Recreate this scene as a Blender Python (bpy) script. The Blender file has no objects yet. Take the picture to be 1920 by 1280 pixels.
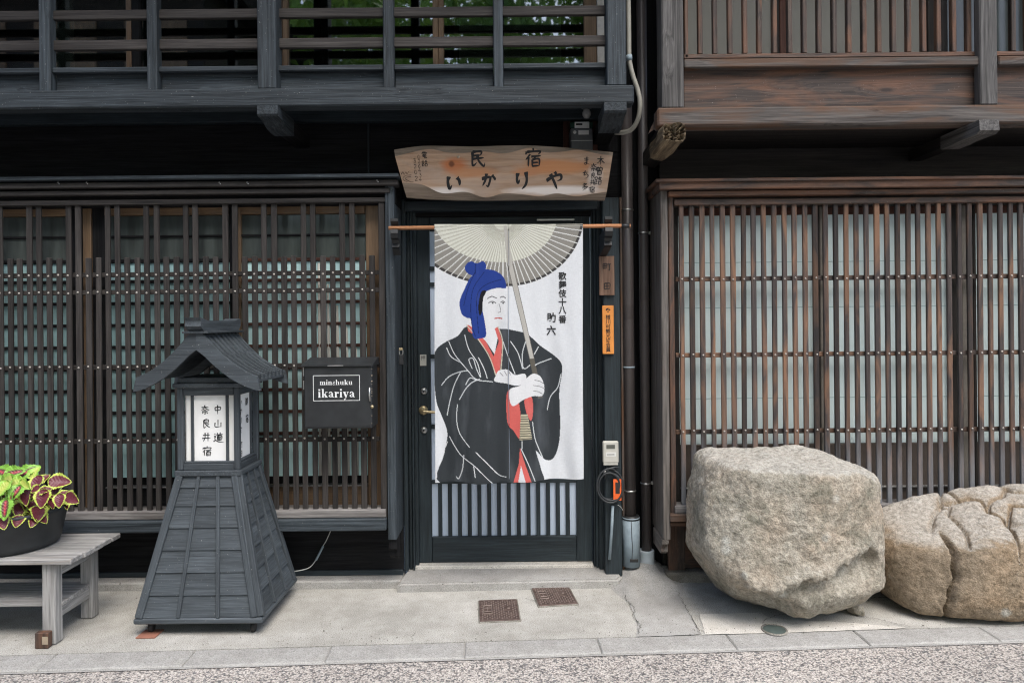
import bpy, bmesh, math, random
import numpy as np
from mathutils import Vector, Matrix, noise

random.seed(7)
SC = bpy.context.scene
COL = SC.collection
R = math.radians
F, H, TH = 1280.0, 1.5, R(0.55)          # focal length in photo pixels, eye height, roll
CS, SN = math.cos(TH), math.sin(TH)

# ------------------------------------------------------------------ camera
cam = bpy.data.cameras.new('camera')
cam.sensor_width = 36.0
cam.lens = 36.0 * F / 1920.0
cam.shift_y = -35.0 / 1920.0
cam.clip_start, cam.clip_end = 0.05, 600.0
camo = bpy.data.objects.new('camera', cam)
COL.objects.link(camo)
camo.matrix_world = Matrix.Translation((0, 0, H)) @ Matrix.Rotation(R(90), 4, 'X') @ Matrix.Rotation(-TH, 4, 'Z')
SC.camera = camo

# ------------------------------------------------------------------ sky, sun, exposure
SUN_EL, SUN_AZ = R(58), R(158)            # azimuth clockwise from +Y: behind the camera, a little to the right
world = bpy.data.worlds.new('World')
SC.world = world
world.use_nodes = True
wn = world.node_tree
wn.nodes.clear()
sky = wn.nodes.new('ShaderNodeTexSky')
sky.sky_type = 'NISHITA'
sky.sun_disc = False
sky.sun_elevation = SUN_EL
sky.sun_rotation = SUN_AZ
sky.air_density = 1.0
sky.dust_density = 2.5
sky.ozone_density = 0.6
bg = wn.nodes.new('ShaderNodeBackground')
bg.inputs['Strength'].default_value = 0.15
wo = wn.nodes.new('ShaderNodeOutputWorld')
wn.links.new(sky.outputs[0], bg.inputs[0])
wn.links.new(bg.outputs[0], wo.inputs[0])
sl = bpy.data.lights.new('sun', 'SUN')
sl.energy = 1.4
sl.angle = R(40)
sl.color = (1.0, 0.985, 0.955)
so = bpy.data.objects.new('sun', sl)
COL.objects.link(so)
sd = Vector((math.sin(SUN_AZ) * math.cos(SUN_EL), math.cos(SUN_AZ) * math.cos(SUN_EL), math.sin(SUN_EL)))
so.rotation_euler = sd.to_track_quat('Z', 'Y').to_euler()
so.location = (0, -4, 9)
SC.view_settings.view_transform = 'Standard'
SC.view_settings.look = 'None'
SC.view_settings.gamma = 1.0
SC.view_settings.exposure = 1.22
SC.view_settings.use_curve_mapping = False
SC.render.engine = 'CYCLES'
SC.cycles.max_bounces = 6
SC.cycles.use_denoising = True
SC.cycles.denoising_input_passes = 'RGB_ALBEDO_NORMAL'
SC.cycles.denoising_prefilter = 'NONE'
SC.cycles.filter_width = 1.15

# ------------------------------------------------------------------ helpers
def at(px, py, d):
    x, y = px - 960.0, py - 605.0
    return Vector(((x * CS - y * SN) * d / F, d, H - (x * SN + y * CS) * d / F))
def X(px, py, d): return at(px, py, d).x
def Z(py, d, px=960): return at(px, py, d).z
def on_z(px, py, z):
    x, y = px - 960.0, py - 605.0
    d = (H - z) * F / (x * SN + y * CS)
    return Vector(((x * CS - y * SN) * d / F, d, z))

WL = {}
def new(name, me, parent=None, loc=(0, 0, 0), rot=None):
    o = bpy.data.objects.new(name, me)
    COL.objects.link(o)
    loc = Vector(loc)
    WL[o] = loc
    if parent is not None:
        o.parent = parent
        o.location = loc - WL[parent]
    else:
        o.location = loc
    if rot is not None:
        o.rotation_mode = 'QUATERNION'
        o.rotation_quaternion = rot
    return o
def tag(o, label, cat, group=None):
    o['label'] = label
    o['category'] = cat
    if group: o['group'] = group
    return o
def thing(name, label, cat, loc, group=None):
    return tag(new(name, None, None, loc), label, cat, group)
def struct(o):
    o['kind'] = 'structure'
    return o
def stuff(o):
    o['kind'] = 'stuff'
    return o
def mk(name, v, f, mat=None, smooth=False):
    me = bpy.data.meshes.new(name)
    me.from_pydata([tuple(p) for p in v], [], f)
    if mat is not None: me.materials.append(mat)
    if smooth:
        me.polygons.foreach_set('use_smooth', [True] * len(me.polygons))
    me.update()
    return me
def fix_normals(me):
    bm = bmesh.new(); bm.from_mesh(me)
    bmesh.ops.recalc_face_normals(bm, faces=bm.faces)
    bm.to_mesh(me); bm.free()
    return me
_bc = {}
def boxmesh(sx, sy, sz, b, mat):
    key = (round(sx, 4), round(sy, 4), round(sz, 4), b, mat.name)
    if key in _bc: return _bc[key]
    hx, hy, hz = sx / 2, sy / 2, sz / 2
    b = min(b, hx * .45, hy * .45, hz * .45)
    v, idx = [], {}
    for i in (-1, 1):
        for j in (-1, 1):
            for k in (-1, 1):
                for a in range(3):
                    p = [i * (hx - b), j * (hy - b), k * (hz - b)]
                    p[a] = (i, j, k)[a] * (hx, hy, hz)[a]
                    idx[(i, j, k, a)] = len(v); v.append(p)
    f = []
    for s in (-1, 1):
        f.append([idx[(s, j, k, 0)] for j, k in ((-1, -1), (1, -1), (1, 1), (-1, 1))])
        f.append([idx[(j, s, k, 1)] for j, k in ((-1, -1), (1, -1), (1, 1), (-1, 1))])
        f.append([idx[(j, k, s, 2)] for j, k in ((-1, -1), (1, -1), (1, 1), (-1, 1))])
    for s in (-1, 1):
        for t in (-1, 1):
            f.append([idx[(-1, s, t, 1)], idx[(1, s, t, 1)], idx[(1, s, t, 2)], idx[(-1, s, t, 2)]])
            f.append([idx[(s, -1, t, 0)], idx[(s, 1, t, 0)], idx[(s, 1, t, 2)], idx[(s, -1, t, 2)]])
            f.append([idx[(s, t, -1, 0)], idx[(s, t, 1, 0)], idx[(s, t, 1, 1)], idx[(s, t, -1, 1)]])
    for i in (-1, 1):
        for j in (-1, 1):
            for k in (-1, 1):
                f.append([idx[(i, j, k, a)] for a in range(3)])
    out = []
    for q in f:
        a, c, e = (Vector(v[q[0]]), Vector(v[q[1]]), Vector(v[q[2]]))
        n = (c - a).cross(e - a)
        out.append(q if n.dot(a + c + e) > 0 else q[::-1])
    me = mk('box', v, out, mat)
    _bc[key] = me
    return me
M = {}
def mat_for(m, sx, sy, sz):
    m = M[m] if isinstance(m, str) else m
    if isinstance(m, dict):
        a = max((sx, 'x'), (sy, 'y'), (sz, 'z'))[1]
        return m[a]
    return m
def box(name, x0, x1, y0, y1, z0, z1, m, parent=None, b=.003, jit=0.0):
    sx, sy, sz = abs(x1 - x0), abs(y1 - y0), abs(z1 - z0)
    me = boxmesh(sx, sy, sz, b, mat_for(m, sx, sy, sz))
    rot = None
    if jit:
        from mathutils import Euler
        rot = Euler((random.gauss(0, jit), random.gauss(0, jit), random.gauss(0, jit))).to_quaternion()
    return new(name, me, parent, ((x0 + x1) / 2, (y0 + y1) / 2, (z0 + z1) / 2), rot)
def pbox(name, px0, px1, py0, py1, d, t, m, parent=None, b=.003, jit=0.0):
    """box whose front face, at depth d, spans the given photo span; t deep"""
    mx, my = (px0 + px1) / 2, (py0 + py1) / 2
    my = min(max(my, 0), 1280); mx = min(max(mx, 0), 1920)
    return box(name, X(px0, my, d), X(px1, my, d), d, d + t, Z(py1, d, mx), Z(py0, d, mx), m, parent, b, jit)
def bar(name, p0, p1, w, t, n, m, parent=None, b=.002):
    """box along p0-p1 (local x), thickness t along n, width w across"""
    p0, p1, n = Vector(p0), Vector(p1), Vector(n)
    d = p1 - p0; L = d.length; d.normalize()
    s = n.cross(d).normalized(); n2 = d.cross(s).normalized()
    mm = M[m] if isinstance(m, str) else m
    if isinstance(mm, dict): mm = mm['x']
    me = boxmesh(L, w, t, b, mm)
    return new(name, me, parent, (p0 + p1) / 2, Matrix((d, s, n2)).transposed().to_quaternion())
def tubemesh(pts, r, mat, seg=12, cap=True):
    pts = [Vector(p) for p in pts]
    rs = r if isinstance(r, (list, tuple)) else [r] * len(pts)
    v, f = [], []
    up = Vector((0.0123, 1, 0.0321))
    for i, p in enumerate(pts):
        t = (pts[min(i + 1, len(pts) - 1)] - pts[max(i - 1, 0)]).normalized()
        if abs(t.dot(up)) > .98: up = Vector((1, 0.02, 0.01))
        a = t.cross(up).normalized(); bb = t.cross(a).normalized(); up = -bb if False else up
        for k in range(seg):
            an = 2 * math.pi * k / seg
            v.append(p + (a * math.cos(an) + bb * math.sin(an)) * rs[i])
    for i in range(len(pts) - 1):
        for k in range(seg):
            k2 = (k + 1) % seg
            f.append([i * seg + k, i * seg + k2, (i + 1) * seg + k2, (i + 1) * seg + k])
    if cap:
        f.append(list(range(seg))[::-1]); f.append([(len(pts) - 1) * seg + k for k in range(seg)])
    me = mk('tube', v, f, mat, True)
    return fix_normals(me)
def tube(name, pts, r, m, parent=None, seg=12, cap=True):
    m = M[m] if isinstance(m, str) else m
    if isinstance(m, dict): m = m['x']
    c = sum((Vector(p) for p in pts), Vector()) / len(pts)
    return new(name, tubemesh([Vector(p) - c for p in pts], r, m, seg, cap), parent, c)
def smooth_path(pts, n=6):
    pts = [Vector(p) for p in pts]
    if len(pts) < 3:
        return [pts[0].lerp(pts[-1], i / n) for i in range(n + 1)]
    out = []
    for i in range(len(pts) - 1):
        p0, p1, p2, p3 = pts[max(i - 1, 0)], pts[i], pts[i + 1], pts[min(i + 2, len(pts) - 1)]
        for k in range(n):
            t = k / n
            out.append(.5 * ((2 * p1) + (p2 - p0) * t + (2 * p0 - 5 * p1 + 4 * p2 - p3) * t * t + (3 * p1 - p0 - 3 * p2 + p3) * t ** 3))
    out.append(pts[-1])
    return out
def prism(name, poly, axis, a0, a1, m, parent=None):
    """polygon extruded along an axis; poly in the two other coordinates (kept in xyz order)"""
    def p3(q, a):
        return {'x': (a, q[0], q[1]), 'y': (q[0], a, q[1]), 'z': (q[0], q[1], a)}[axis]
    n = len(poly)
    v = [Vector(p3(q, a0)) for q in poly] + [Vector(p3(q, a1)) for q in poly]
    c = sum(v, Vector()) / len(v)
    v = [p - c for p in v]
    f = [list(range(n)), list(range(n, 2 * n))[::-1]] + [[i, i + n, (i + 1) % n + n, (i + 1) % n] for i in range(n)]
    dims = [max(p[k] for p in v) - min(p[k] for p in v) for k in range(3)]
    me = fix_normals(mk(name, v, f, mat_for(m, *dims)))
    return new(name, me, parent, c)
def lathe(name, prof, m, parent, loc, seg=32, axis='z'):
    v, f = [], []
    for r, z in prof:
        for k in range(seg):
            a = 2 * math.pi * k / seg
            p = (r * math.cos(a), r * math.sin(a), z)
            if axis == 'y': p = (p[0], p[2], p[1])
            if axis == 'x': p = (p[2], p[0], p[1])
            v.append(p)
    for i in range(len(prof) - 1):
        for k in range(seg):
            k2 = (k + 1) % seg
            f.append([i * seg + k, i * seg + k2, (i + 1) * seg + k2, (i + 1) * seg + k])
    me = fix_normals(mk(name, v, f, M[m] if isinstance(m, str) else m, True))
    return new(name, me, parent, loc)

# ------------------------------------------------------------------ materials
class NT:
    def __init__(s, name):
        s.m = bpy.data.materials.new(name); s.m.use_nodes = True
        s.t = s.m.node_tree; s.b = s.t.nodes['Principled BSDF']
    def n(s, typ, **kw):
        nd = s.t.nodes.new(typ)
        for k, v in kw.items():
            if hasattr(nd, k): setattr(nd, k, v)
            else: nd.inputs[k.replace('_', ' ')].default_value = v
        return nd
    def l(s, a, b): s.t.links.new(a, b)
    def coord(s, scale=(1, 1, 1), rand=True, loc=(0, 0, 0)):
        tc = s.n('ShaderNodeTexCoord'); out = tc.outputs['Object']
        if rand:
            oi = s.n('ShaderNodeObjectInfo')
            mu = s.n('ShaderNodeMath', operation='MULTIPLY'); mu.inputs[1].default_value = 37.0
            s.l(oi.outputs['Random'], mu.inputs[0])
            va = s.n('ShaderNodeVectorMath', operation='ADD')
            s.l(out, va.inputs[0]); s.l(mu.outputs[0], va.inputs[1]); out = va.outputs[0]
        mp = s.n('ShaderNodeMapping'); mp.inputs['Scale'].default_value = scale; mp.inputs['Location'].default_value = loc
        s.l(out, mp.inputs['Vector'])
        return mp.outputs[0]
    def noise(s, vec, scale, detail=4, rough=.55, dist=0.0):
        nd = s.n('ShaderNodeTexNoise'); nd.inputs['Scale'].default_value = scale
        nd.inputs['Detail'].default_value = detail; nd.inputs['Roughness'].default_value = rough
        nd.inputs['Distortion'].default_value = dist
        s.l(vec, nd.inputs['Vector']); return nd.outputs['Fac']
    def ramp(s, fac, stops):
        nd = s.n('ShaderNodeValToRGB'); e = nd.color_ramp.elements
        while len(e) < len(stops): e.new(.5)
        for el, (p, c) in zip(e, stops):
            el.position = p; el.color = (*c, 1) if len(c) == 3 else c
        s.l(fac, nd.inputs[0]); return nd.outputs[0]
    def mix(s, fac, a, b, mode='MIX'):
        nd = s.n('ShaderNodeMix'); nd.data_type = 'RGBA'; nd.blend_type = mode
        for sock, val in ((nd.inputs[0], fac), (nd.inputs[6], a), (nd.inputs[7], b)):
            if hasattr(val, 'links'): s.l(val, sock)
            else: sock.default_value = val if isinstance(val, (int, float)) else (*val, 1)
        return nd.outputs[2]
    def math(s, op, a, b=None):
        nd = s.n('ShaderNodeMath', operation=op)
        for sock, val in zip(nd.inputs, (a, b)):
            if val is None: continue
            if hasattr(val, 'links'): s.l(val, sock)
            else: sock.default_value = val
        return nd.outputs[0]
    def bump(s, h, strength=.3, dist=.01):
        nd = s.n('ShaderNodeBump'); nd.inputs['Strength'].default_value = strength; nd.inputs['Distance'].default_value = dist
        s.l(h, nd.inputs['Height']); s.l(nd.outputs[0], s.b.inputs['Normal'])
    def col(s, c):
        if hasattr(c, 'links'): s.l(c, s.b.inputs['Base Color'])
        else: s.b.inputs['Base Color'].default_value = (*c, 1)
    def set(s, **kw):
        for k, v in kw.items(): s.b.inputs[k.replace('_', ' ')].default_value = v

def plain(name, c, rough=.5, metal=0.0, var=.12, scale=30, bump=.05, spec=.5):
    t = NT(name); v = t.coord()
    n = t.noise(v, scale, 5)
    lo = tuple(x * (1 - var) for x in c); hi = tuple(min(1, x * (1 + var)) for x in c)
    t.col(t.ramp(n, [(.3, lo), (.7, hi)]))
    t.set(Roughness=rough, Metallic=metal, Specular_IOR_Level=spec)
    if bump: t.bump(n, bump, .004)
    M[name] = t.m
    return t.m

def wood(name, c_dark, c_light, rough=.6, patch=None, patch_pos=(.45, .7), bump=.35, fine=55, spec=.4, randval=.25, foot=None, dust=None, knots=0.0):
    """grain runs along the piece; one variant per grain axis"""
    M[name] = {}
    for ax in 'xyz':
        t = NT(name + '_' + ax)
        sc = [fine, fine, fine]; sc['xyz'.index(ax)] = 2.2
        v = t.coord(tuple(sc))
        if knots:                            # sparse knots that push the grain aside
            sk = [5.5, 5.5, 5.5]; sk['xyz'.index(ax)] = 1.7
            vk = t.n('ShaderNodeTexVoronoi'); vk.inputs['Scale'].default_value = 1.0; t.l(t.coord(tuple(sk), loc=(2, 8, 5)), vk.inputs['Vector'])
            wide = t.ramp(vk.outputs['Distance'], [(.04, (1, 1, 1)), (.30, (0, 0, 0))])
            core = t.ramp(vk.outputs['Distance'], [(.035, (1, 1, 1)), (.10, (0, 0, 0))])
            va = t.n('ShaderNodeVectorMath', operation='MULTIPLY_ADD'); t.l(wide, va.inputs[0]); va.inputs[1].default_value = (2.6, 2.6, 2.6); t.l(v, va.inputs[2]); v = va.outputs[0]
        g = t.noise(v, 1.0, 6, .6, .6)
        sc2 = [9, 9, 9]; sc2['xyz'.index(ax)] = 1.6
        v2 = t.coord(tuple(sc2), loc=(3, 1, 7))
        big = t.noise(v2, 1.0, 4, .6, 1.2)
        sc3 = [240, 240, 240]; sc3['xyz'.index(ax)] = 7
        hair = t.noise(t.coord(tuple(sc3), loc=(1, 5, 2)), 1.0, 3, .6, .2)
        c = t.ramp(g, [(.32, c_dark), (.68, c_light)])
        c = t.mix(1.0, c, t.ramp(hair, [(.32, (.74, .74, .74)), (.68, (1.24, 1.24, 1.24))]), 'MULTIPLY')
        if patch:
            k = t.ramp(big, [(patch_pos[0], (0, 0, 0)), (patch_pos[1], (1, 1, 1))])
            c = t.mix(k, c, t.mix(g, tuple(x * .55 for x in patch), patch))
        else:
            k = t.ramp(big, [(.3, (.72, .72, .72)), (.7, (1.22, 1.22, 1.22))])
            c = t.mix(1.0, c, k, 'MULTIPLY')
        oi = t.n('ShaderNodeObjectInfo')
        r = t.math('MULTIPLY_ADD', oi.outputs['Random'], randval * 2); r.node.inputs[2].default_value = 1 - randval
        cc = t.n('ShaderNodeCombineColor')
        for q in range(3): t.l(r, cc.inputs[q])
        c = t.mix(1.0, c, cc.outputs[0], 'MULTIPLY')
        if foot:
            tc = t.n('ShaderNodeTexCoord'); sp = t.n('ShaderNodeSeparateXYZ'); t.l(tc.outputs['Object'], sp.inputs[0])
            nz = t.noise(t.coord((30, 30, 4)), 1.0, 3)
            a = t.math('MULTIPLY_ADD', nz, .5); a.node.inputs[2].default_value = -.25
            zz = t.math('ADD', sp.outputs[2], a)
            mr = t.n('ShaderNodeMapRange'); mr.inputs[1].default_value = foot[0]; mr.inputs[2].default_value = foot[1]
            mr.inputs[3].default_value = 1; mr.inputs[4].default_value = 0
            t.l(zz, mr.inputs[0])
            c = t.mix(mr.outputs[0], c, t.mix(g, tuple(x * .6 for x in foot[2]), foot[2]))
        if knots:
            c = t.mix(t.math('MULTIPLY', core, knots), c, tuple(x * .35 for x in c_dark))
        if dust:
            sp = t.noise(t.coord((1, 1, 1), loc=(9, 2, 4)), 130, 2, .5)
            k = t.ramp(sp, [(.70, (0, 0, 0)), (.78, (1, 1, 1))])
            c = t.mix(t.math('MULTIPLY', k, .7), c, dust)
        t.col(c)
        t.l(t.ramp(g, [(.2, (rough + .12,) * 3), (.8, (rough - .08,) * 3)]), t.b.inputs['Roughness'])
        t.set(Specular_IOR_Level=spec)
        t.bump(t.math('ADD', g, t.math('MULTIPLY', hair, .6)), bump, .006)
        M[name][ax] = t.m

wood('beam_black', (.014, .019, .023), (.056, .068, .078), spec=.28, rough=.6, dust=(.3, .3, .28), fine=95, bump=.5, randval=.2, knots=.8)          # blue-black stained beams
wood('slat_black', (.022, .019, .018), (.054, .048, .044), spec=.25, rough=.65, dust=None, randval=.26, fine=80)          # lattice of the inn
wood('door_black', (.016, .022, .026), (.030, .042, .049), rough=.5, randval=.1, spec=.3)
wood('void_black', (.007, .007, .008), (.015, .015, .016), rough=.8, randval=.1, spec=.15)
wood('lantern_black', (.040, .048, .055), (.068, .080, .090), rough=.58, randval=.16, dust=(.4, .4, .38), bump=.3, fine=90)
wood('brown_slat', (.024, .020, .020), (.060, .044, .038), rough=.65, patch=(.20, .108, .064), patch_pos=(.45, .65), randval=.5, foot=(-.78, -.42, (.20, .205, .215)))
wood('brown_beam', (.024, .018, .016), (.085, .058, .045), rough=.6, patch=(.215, .10, .055), patch_pos=(.44, .68), randval=.12, fine=75, dust=(.25, .22, .2), knots=.8)
wood('brown_weathered', (.030, .025, .023), (.135, .118, .106), rough=.7, patch=(.135, .072, .042), patch_pos=(.42, .62), randval=.1, fine=75, knots=.8)
wood('post_grey', (.032, .030, .029), (.125, .118, .113), rough=.7, randval=.12, fine=70, knots=.8)
wood('board_grey', (.06, .052, .046), (.20, .178, .16), rough=.7, patch=(.10, .062, .045), patch_pos=(.55, .8), randval=.1)
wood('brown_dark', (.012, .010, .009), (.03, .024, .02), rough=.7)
wood('grey_wood', (.17, .165, .16), (.40, .39, .375), rough=.75, patch=(.30, .24, .18), patch_pos=(.6, .85), randval=.12, knots=.8)
wood('sill_wood', (.105, .098, .093), (.26, .245, .235), rough=.75, patch=(.10, .08, .07), patch_pos=(.5, .8), randval=.1)
wood('rotten_wood', (.05, .034, .020), (.29, .22, .135), rough=.85, bump=1.0, fine=30)
wood('bronze', (.155, .098, .055), (.20, .128, .075), rough=.4, randval=.08, bump=.03)
wood('copper_brown', (.06, .02, .012), (.10, .035, .02), rough=.6, randval=.1)
wood('rod_wood', (.34, .14, .06), (.52, .25, .12), rough=.5, randval=.05, bump=.1)
plain('plaster_white', (.6, .58, .54), .8)
plain('pipe_brown', (.075, .064, .062), .38, var=.06, scale=12, bump=.01)
plain('pipe_grey', (.40, .45, .48), .6, var=.1, scale=14)
plain('sleeve_blue', (.24, .30, .34), .7, var=.15, scale=20)
plain('hose', (.30, .29, .25), .6)
plain('black_plastic', (.018, .019, .02), .45, var=.2)
plain('iron_black', (.02, .021, .022), .5, metal=.3)
plain('steel', (.45, .45, .44), .35, metal=.9, var=.15)
plain('stud', (.42, .39, .35), .5, metal=.3)
plain('brass', (.46, .37, .22), .35, metal=.7)
plain('meter_grey', (.10, .105, .11), .4)
plain('meter_beige', (.50, .49, .44), .5, var=.05)
plain('label_white', (.65, .65, .62), .6, var=.04)
plain('lcd', (.10, .105, .09), .3)
plain('orange', (.75, .12, .02), .5)
plain('orange_plaque', (.72, .27, .055), .55, var=.08, scale=20)
plain('ink', (.010, .010, .011), .7, var=.1, bump=0)
plain('ink_soft', (.03, .022, .02), .8, bump=0)
plain('letter_white', (.75, .76, .76), .6, bump=0)
plain('wire_white', (.4, .4, .38), .6)
plain('caster_rubber', (.012, .012, .012), .7)
plain('red_shim', (.30, .13, .085), .8)
plain('soil', (.03, .022, .015), .9, var=.5, scale=60, bump=.8)
plain('stem_green', (.22, .30, .08), .6)
plain('glass_door', (.52, .61, .74), .32, var=.06, scale=5, bump=0)
plain('pane_brown', (.085, .065, .052), .55)
plain('post_taupe', (.20, .18, .155), .6)
plain('mailbox_black', (.022, .024, .026), .38, var=.25, scale=14, bump=.04)
plain('chip', (.35, .28, .2), .8)
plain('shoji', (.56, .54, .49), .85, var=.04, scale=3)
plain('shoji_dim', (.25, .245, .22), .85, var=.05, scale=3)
plain('cable', (.025, .028, .031), .5)

def glassy(name, c, rough, var=.15, spec=.5, vscale=(3, 3, .8)):
    t = NT(name); n = t.noise(t.coord(vscale), 2.0, 3)
    t.col(t.ramp(n, [(.3, tuple(x * (1 - var) for x in c)), (.7, tuple(x * (1 + var) for x in c))]))  # soft bands in the colour imitate curtain folds and reflections
    t.set(Roughness=rough, Specular_IOR_Level=spec); M[name] = t.m
glassy('pane_upper', (.062, .072, .068), .12, .35, .5, (9, 9, 1.5))
glassy('pane_teal', (.29, .45, .46), .42, .34, .4, (7, 7, .5))
glassy('pane_teal_bright', (.58, .83, .83), .42, .10, .4, (9, 9, .4))
glassy('pane_pale', (.70, .82, .82), .45, .10, .35, (9, 9, .35))
t = NT('window_glass'); t.col((.9, .95, .93)); t.set(Roughness=.015, Transmission_Weight=0.0)
# a real pane: mostly clear, reflecting the far side of the street
tr = t.n('ShaderNodeBsdfTransparent'); tr.inputs[0].default_value = (.55, .62, .58, 1)
gl = t.n('ShaderNodeBsdfGlossy'); gl.inputs['Roughness'].default_value = .02
fr = t.n('ShaderNodeFresnel'); fr.inputs[0].default_value = 1.55
k = t.math('MULTIPLY_ADD', fr.outputs[0], 2.0); k.node.inputs[2].default_value = .16
mx = t.n('ShaderNodeMixShader'); t.l(k, mx.inputs[0]); t.l(tr.outputs[0], mx.inputs[1]); t.l(gl.outputs[0], mx.inputs[2])
t.l(mx.outputs[0], t.t.nodes['Material Output'].inputs['Surface'])
M['window_glass'] = t.m

def concrete(name, c, stain, sc=1.0, sp=.25):
    t = NT(name); v = t.coord(rand=False)
    n1 = t.noise(v, 1.3 * sc, 6, .62); n2 = t.noise(v, 230, 2, .5); n3 = t.noise(v, 14, 5, .6)
    col = t.ramp(n1, [(.38, stain), (.58, c)])
    k = t.ramp(n2, [(.36, (1 - sp,) * 3), (.5, (1, 1, 1)), (.66, (1 + sp * .8,) * 3)])
    col = t.mix(1.0, col, k, 'MULTIPLY')
    k3 = t.ramp(n3, [(.3, (.88, .87, .85)), (.7, (1.08, 1.08, 1.08))])
    col = t.mix(1.0, col, k3, 'MULTIPLY')
    sp_ = t.noise(v, 52, 2, .5)
    k4 = t.ramp(sp_, [(.26, (.45, .44, .42)), (.31, (1, 1, 1))])
    col = t.mix(1.0, col, k4, 'MULTIPLY')
    t.col(col); t.set(Roughness=.9, Specular_IOR_Level=.2)
    t.bump(t.math('ADD', n2, n3), .35, .004)
    M[name] = t.m
concrete('concrete', (.455, .443, .41), (.34, .33, .30), 1.0, .36)
concrete('concrete_grey', (.385, .378, .36), (.30, .292, .276))
concrete('concrete_pale', (.60, .575, .525), (.50, .48, .44))
concrete('concrete_dirty', (.26, .245, .215), (.15, .14, .12), 3.0, .35)
concrete('kerb', (.39, .382, .362), (.32, .313, .298))

t = NT('aggregate'); v = t.coord(rand=False)
dv = t.n('ShaderNodeTexNoise'); dv.inputs['Scale'].default_value = 60; t.l(v, dv.inputs['Vector'])
vm = t.n('ShaderNodeVectorMath', operation='MULTIPLY_ADD'); t.l(dv.outputs['Color'], vm.inputs[0]); vm.inputs[1].default_value = (.012,) * 3; t.l(v, vm.inputs[2])
vo = t.n('ShaderNodeTexVoronoi'); vo.inputs['Scale'].default_value = 125; t.l(vm.outputs[0], vo.inputs['Vector'])
sc_ = t.n('ShaderNodeSeparateColor'); t.l(vo.outputs['Color'], sc_.inputs[0])
c1 = t.ramp(sc_.outputs[0], [(0, (.15, .148, .15)), (.18, (.21, .205, .20)), (.31, (.46, .425, .385)), (.7, (.57, .53, .48)), (1, (.66, .62, .57))])
edge = t.ramp(vo.outputs['Distance'], [(.35, (1, 1, 1)), (.75, (.42, .40, .40))])
big = t.ramp(t.noise(v, 1.2, 4), [(.3, (.86, .86, .86)), (.7, (1.08, 1.08, 1.08))])
t.col(t.mix(1.0, t.mix(1.0, c1, edge, 'MULTIPLY'), big, 'MULTIPLY'))
t.set(Roughness=.8, Specular_IOR_Level=.3); t.bump(vo.outputs['Distance'], -.6, .004)
M['aggregate'] = t.m

def granite(name, base, warm, dark, pale):
    t = NT(name); v = t.coord(rand=False)
    f1 = t.noise(v, 130, 3, .6); f2 = t.noise(v, 45, 4, .65); b1 = t.noise(v, 3.2, 5, .6, .4); b2 = t.noise(v, 5.5, 6, .65, .3)
    c = t.mix(t.ramp(b1, [(.42, (0, 0, 0)), (.66, (1, 1, 1))]), base, warm)
    c = t.mix(t.ramp(b2, [(.50, (0, 0, 0)), (.68, (1, 1, 1))]), c, dark)
    vl = t.n('ShaderNodeTexVoronoi'); vl.inputs['Scale'].default_value = 5.5; t.l(v, vl.inputs['Vector'])
    lich = t.math('MULTIPLY', t.ramp(t.math('ADD', vl.outputs['Distance'], t.math('MULTIPLY', f2, .25)), [(.20, (1, 1, 1)), (.30, (0, 0, 0))]), .65)
    c = t.mix(lich, c, (.52, .52, .48))
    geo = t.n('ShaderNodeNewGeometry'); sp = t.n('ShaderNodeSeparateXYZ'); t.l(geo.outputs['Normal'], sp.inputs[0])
    c = t.mix(t.ramp(sp.outputs[2], [(.45, (0, 0, 0)), (.9, (.75,) * 3)]), c, pale)   # faces turned upward are paler
    c = t.mix(1.0, c, t.ramp(f1, [(.30, (.66, .65, .63)), (.5, (1, 1, 1)), (.70, (1.15, 1.14, 1.12))]), 'MULTIPLY')
    c = t.mix(1.0, c, t.ramp(f2, [(.33, (.66, .65, .63)), (.6, (1.12, 1.12, 1.12))]), 'MULTIPLY')
    t.col(c); t.set(Roughness=.92, Specular_IOR_Level=.2)
    h = t.math('ADD', t.math('MULTIPLY', f1, .5), f2)
    t.bump(h, .75, .012)
    M[name] = t.m
granite('granite', (.36, .333, .28), (.385, .32, .25), (.20, .19, .15), (.42, .405, .37))
granite('granite_warm', (.27, .215, .155), (.31, .225, .145), (.17, .135, .095), (.40, .38, .345))

t = NT('rust_iron'); v = t.coord()
n = t.noise(v, 40, 4); t.col(t.ramp(n, [(.35, (.07, .045, .037)), (.65, (.15, .105, .09))]))
t.set(Roughness=.6, Metallic=.3); t.bump(n, .3, .003); M['rust_iron'] = t.m

# wooden name board: weathered cedar with orange stains round the knot
t = NT('cedar_board'); v = t.coord((1, 1, 1), rand=False)
vg = t.coord((3.0, 30, 42), rand=False)
g = t.noise(vg, 1.0, 6, .6, .9); lo = t.noise(t.coord((2.2, 5, 9), rand=False), 1.0, 4, .6, .8)
c = t.ramp(g, [(.3, (.255, .15, .088)), (.7, (.53, .355, .235))])
c = t.mix(t.ramp(lo, [(.42, (0, 0, 0)), (.7, (.8,) * 3)]), c, (.42, .32, .25))
def blob(cx, cz, rx, rz, soft=.45):
    mp = t.n('ShaderNodeMapping'); mp.vector_type = 'POINT'
    mp.inputs['Location'].default_value = (-cx / rx, 0, -cz / rz); mp.inputs['Scale'].default_value = (1 / rx, 0, 1 / rz)
    tc = t.n('ShaderNodeTexCoord'); t.l(tc.outputs['Object'], mp.inputs['Vector'])
    ln = t.n('ShaderNodeVectorMath', operation='LENGTH'); t.l(mp.outputs[0], ln.inputs[0])
    q = t.math('ADD', ln.outputs['Value'], t.math('MULTIPLY_ADD', lo, 1.2)); q.node.inputs[1].links[0].from_node.inputs[2].default_value = -.6
    return t.ramp(q, [(soft, (1, 1, 1)), (1.0, (0, 0, 0))])
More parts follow.
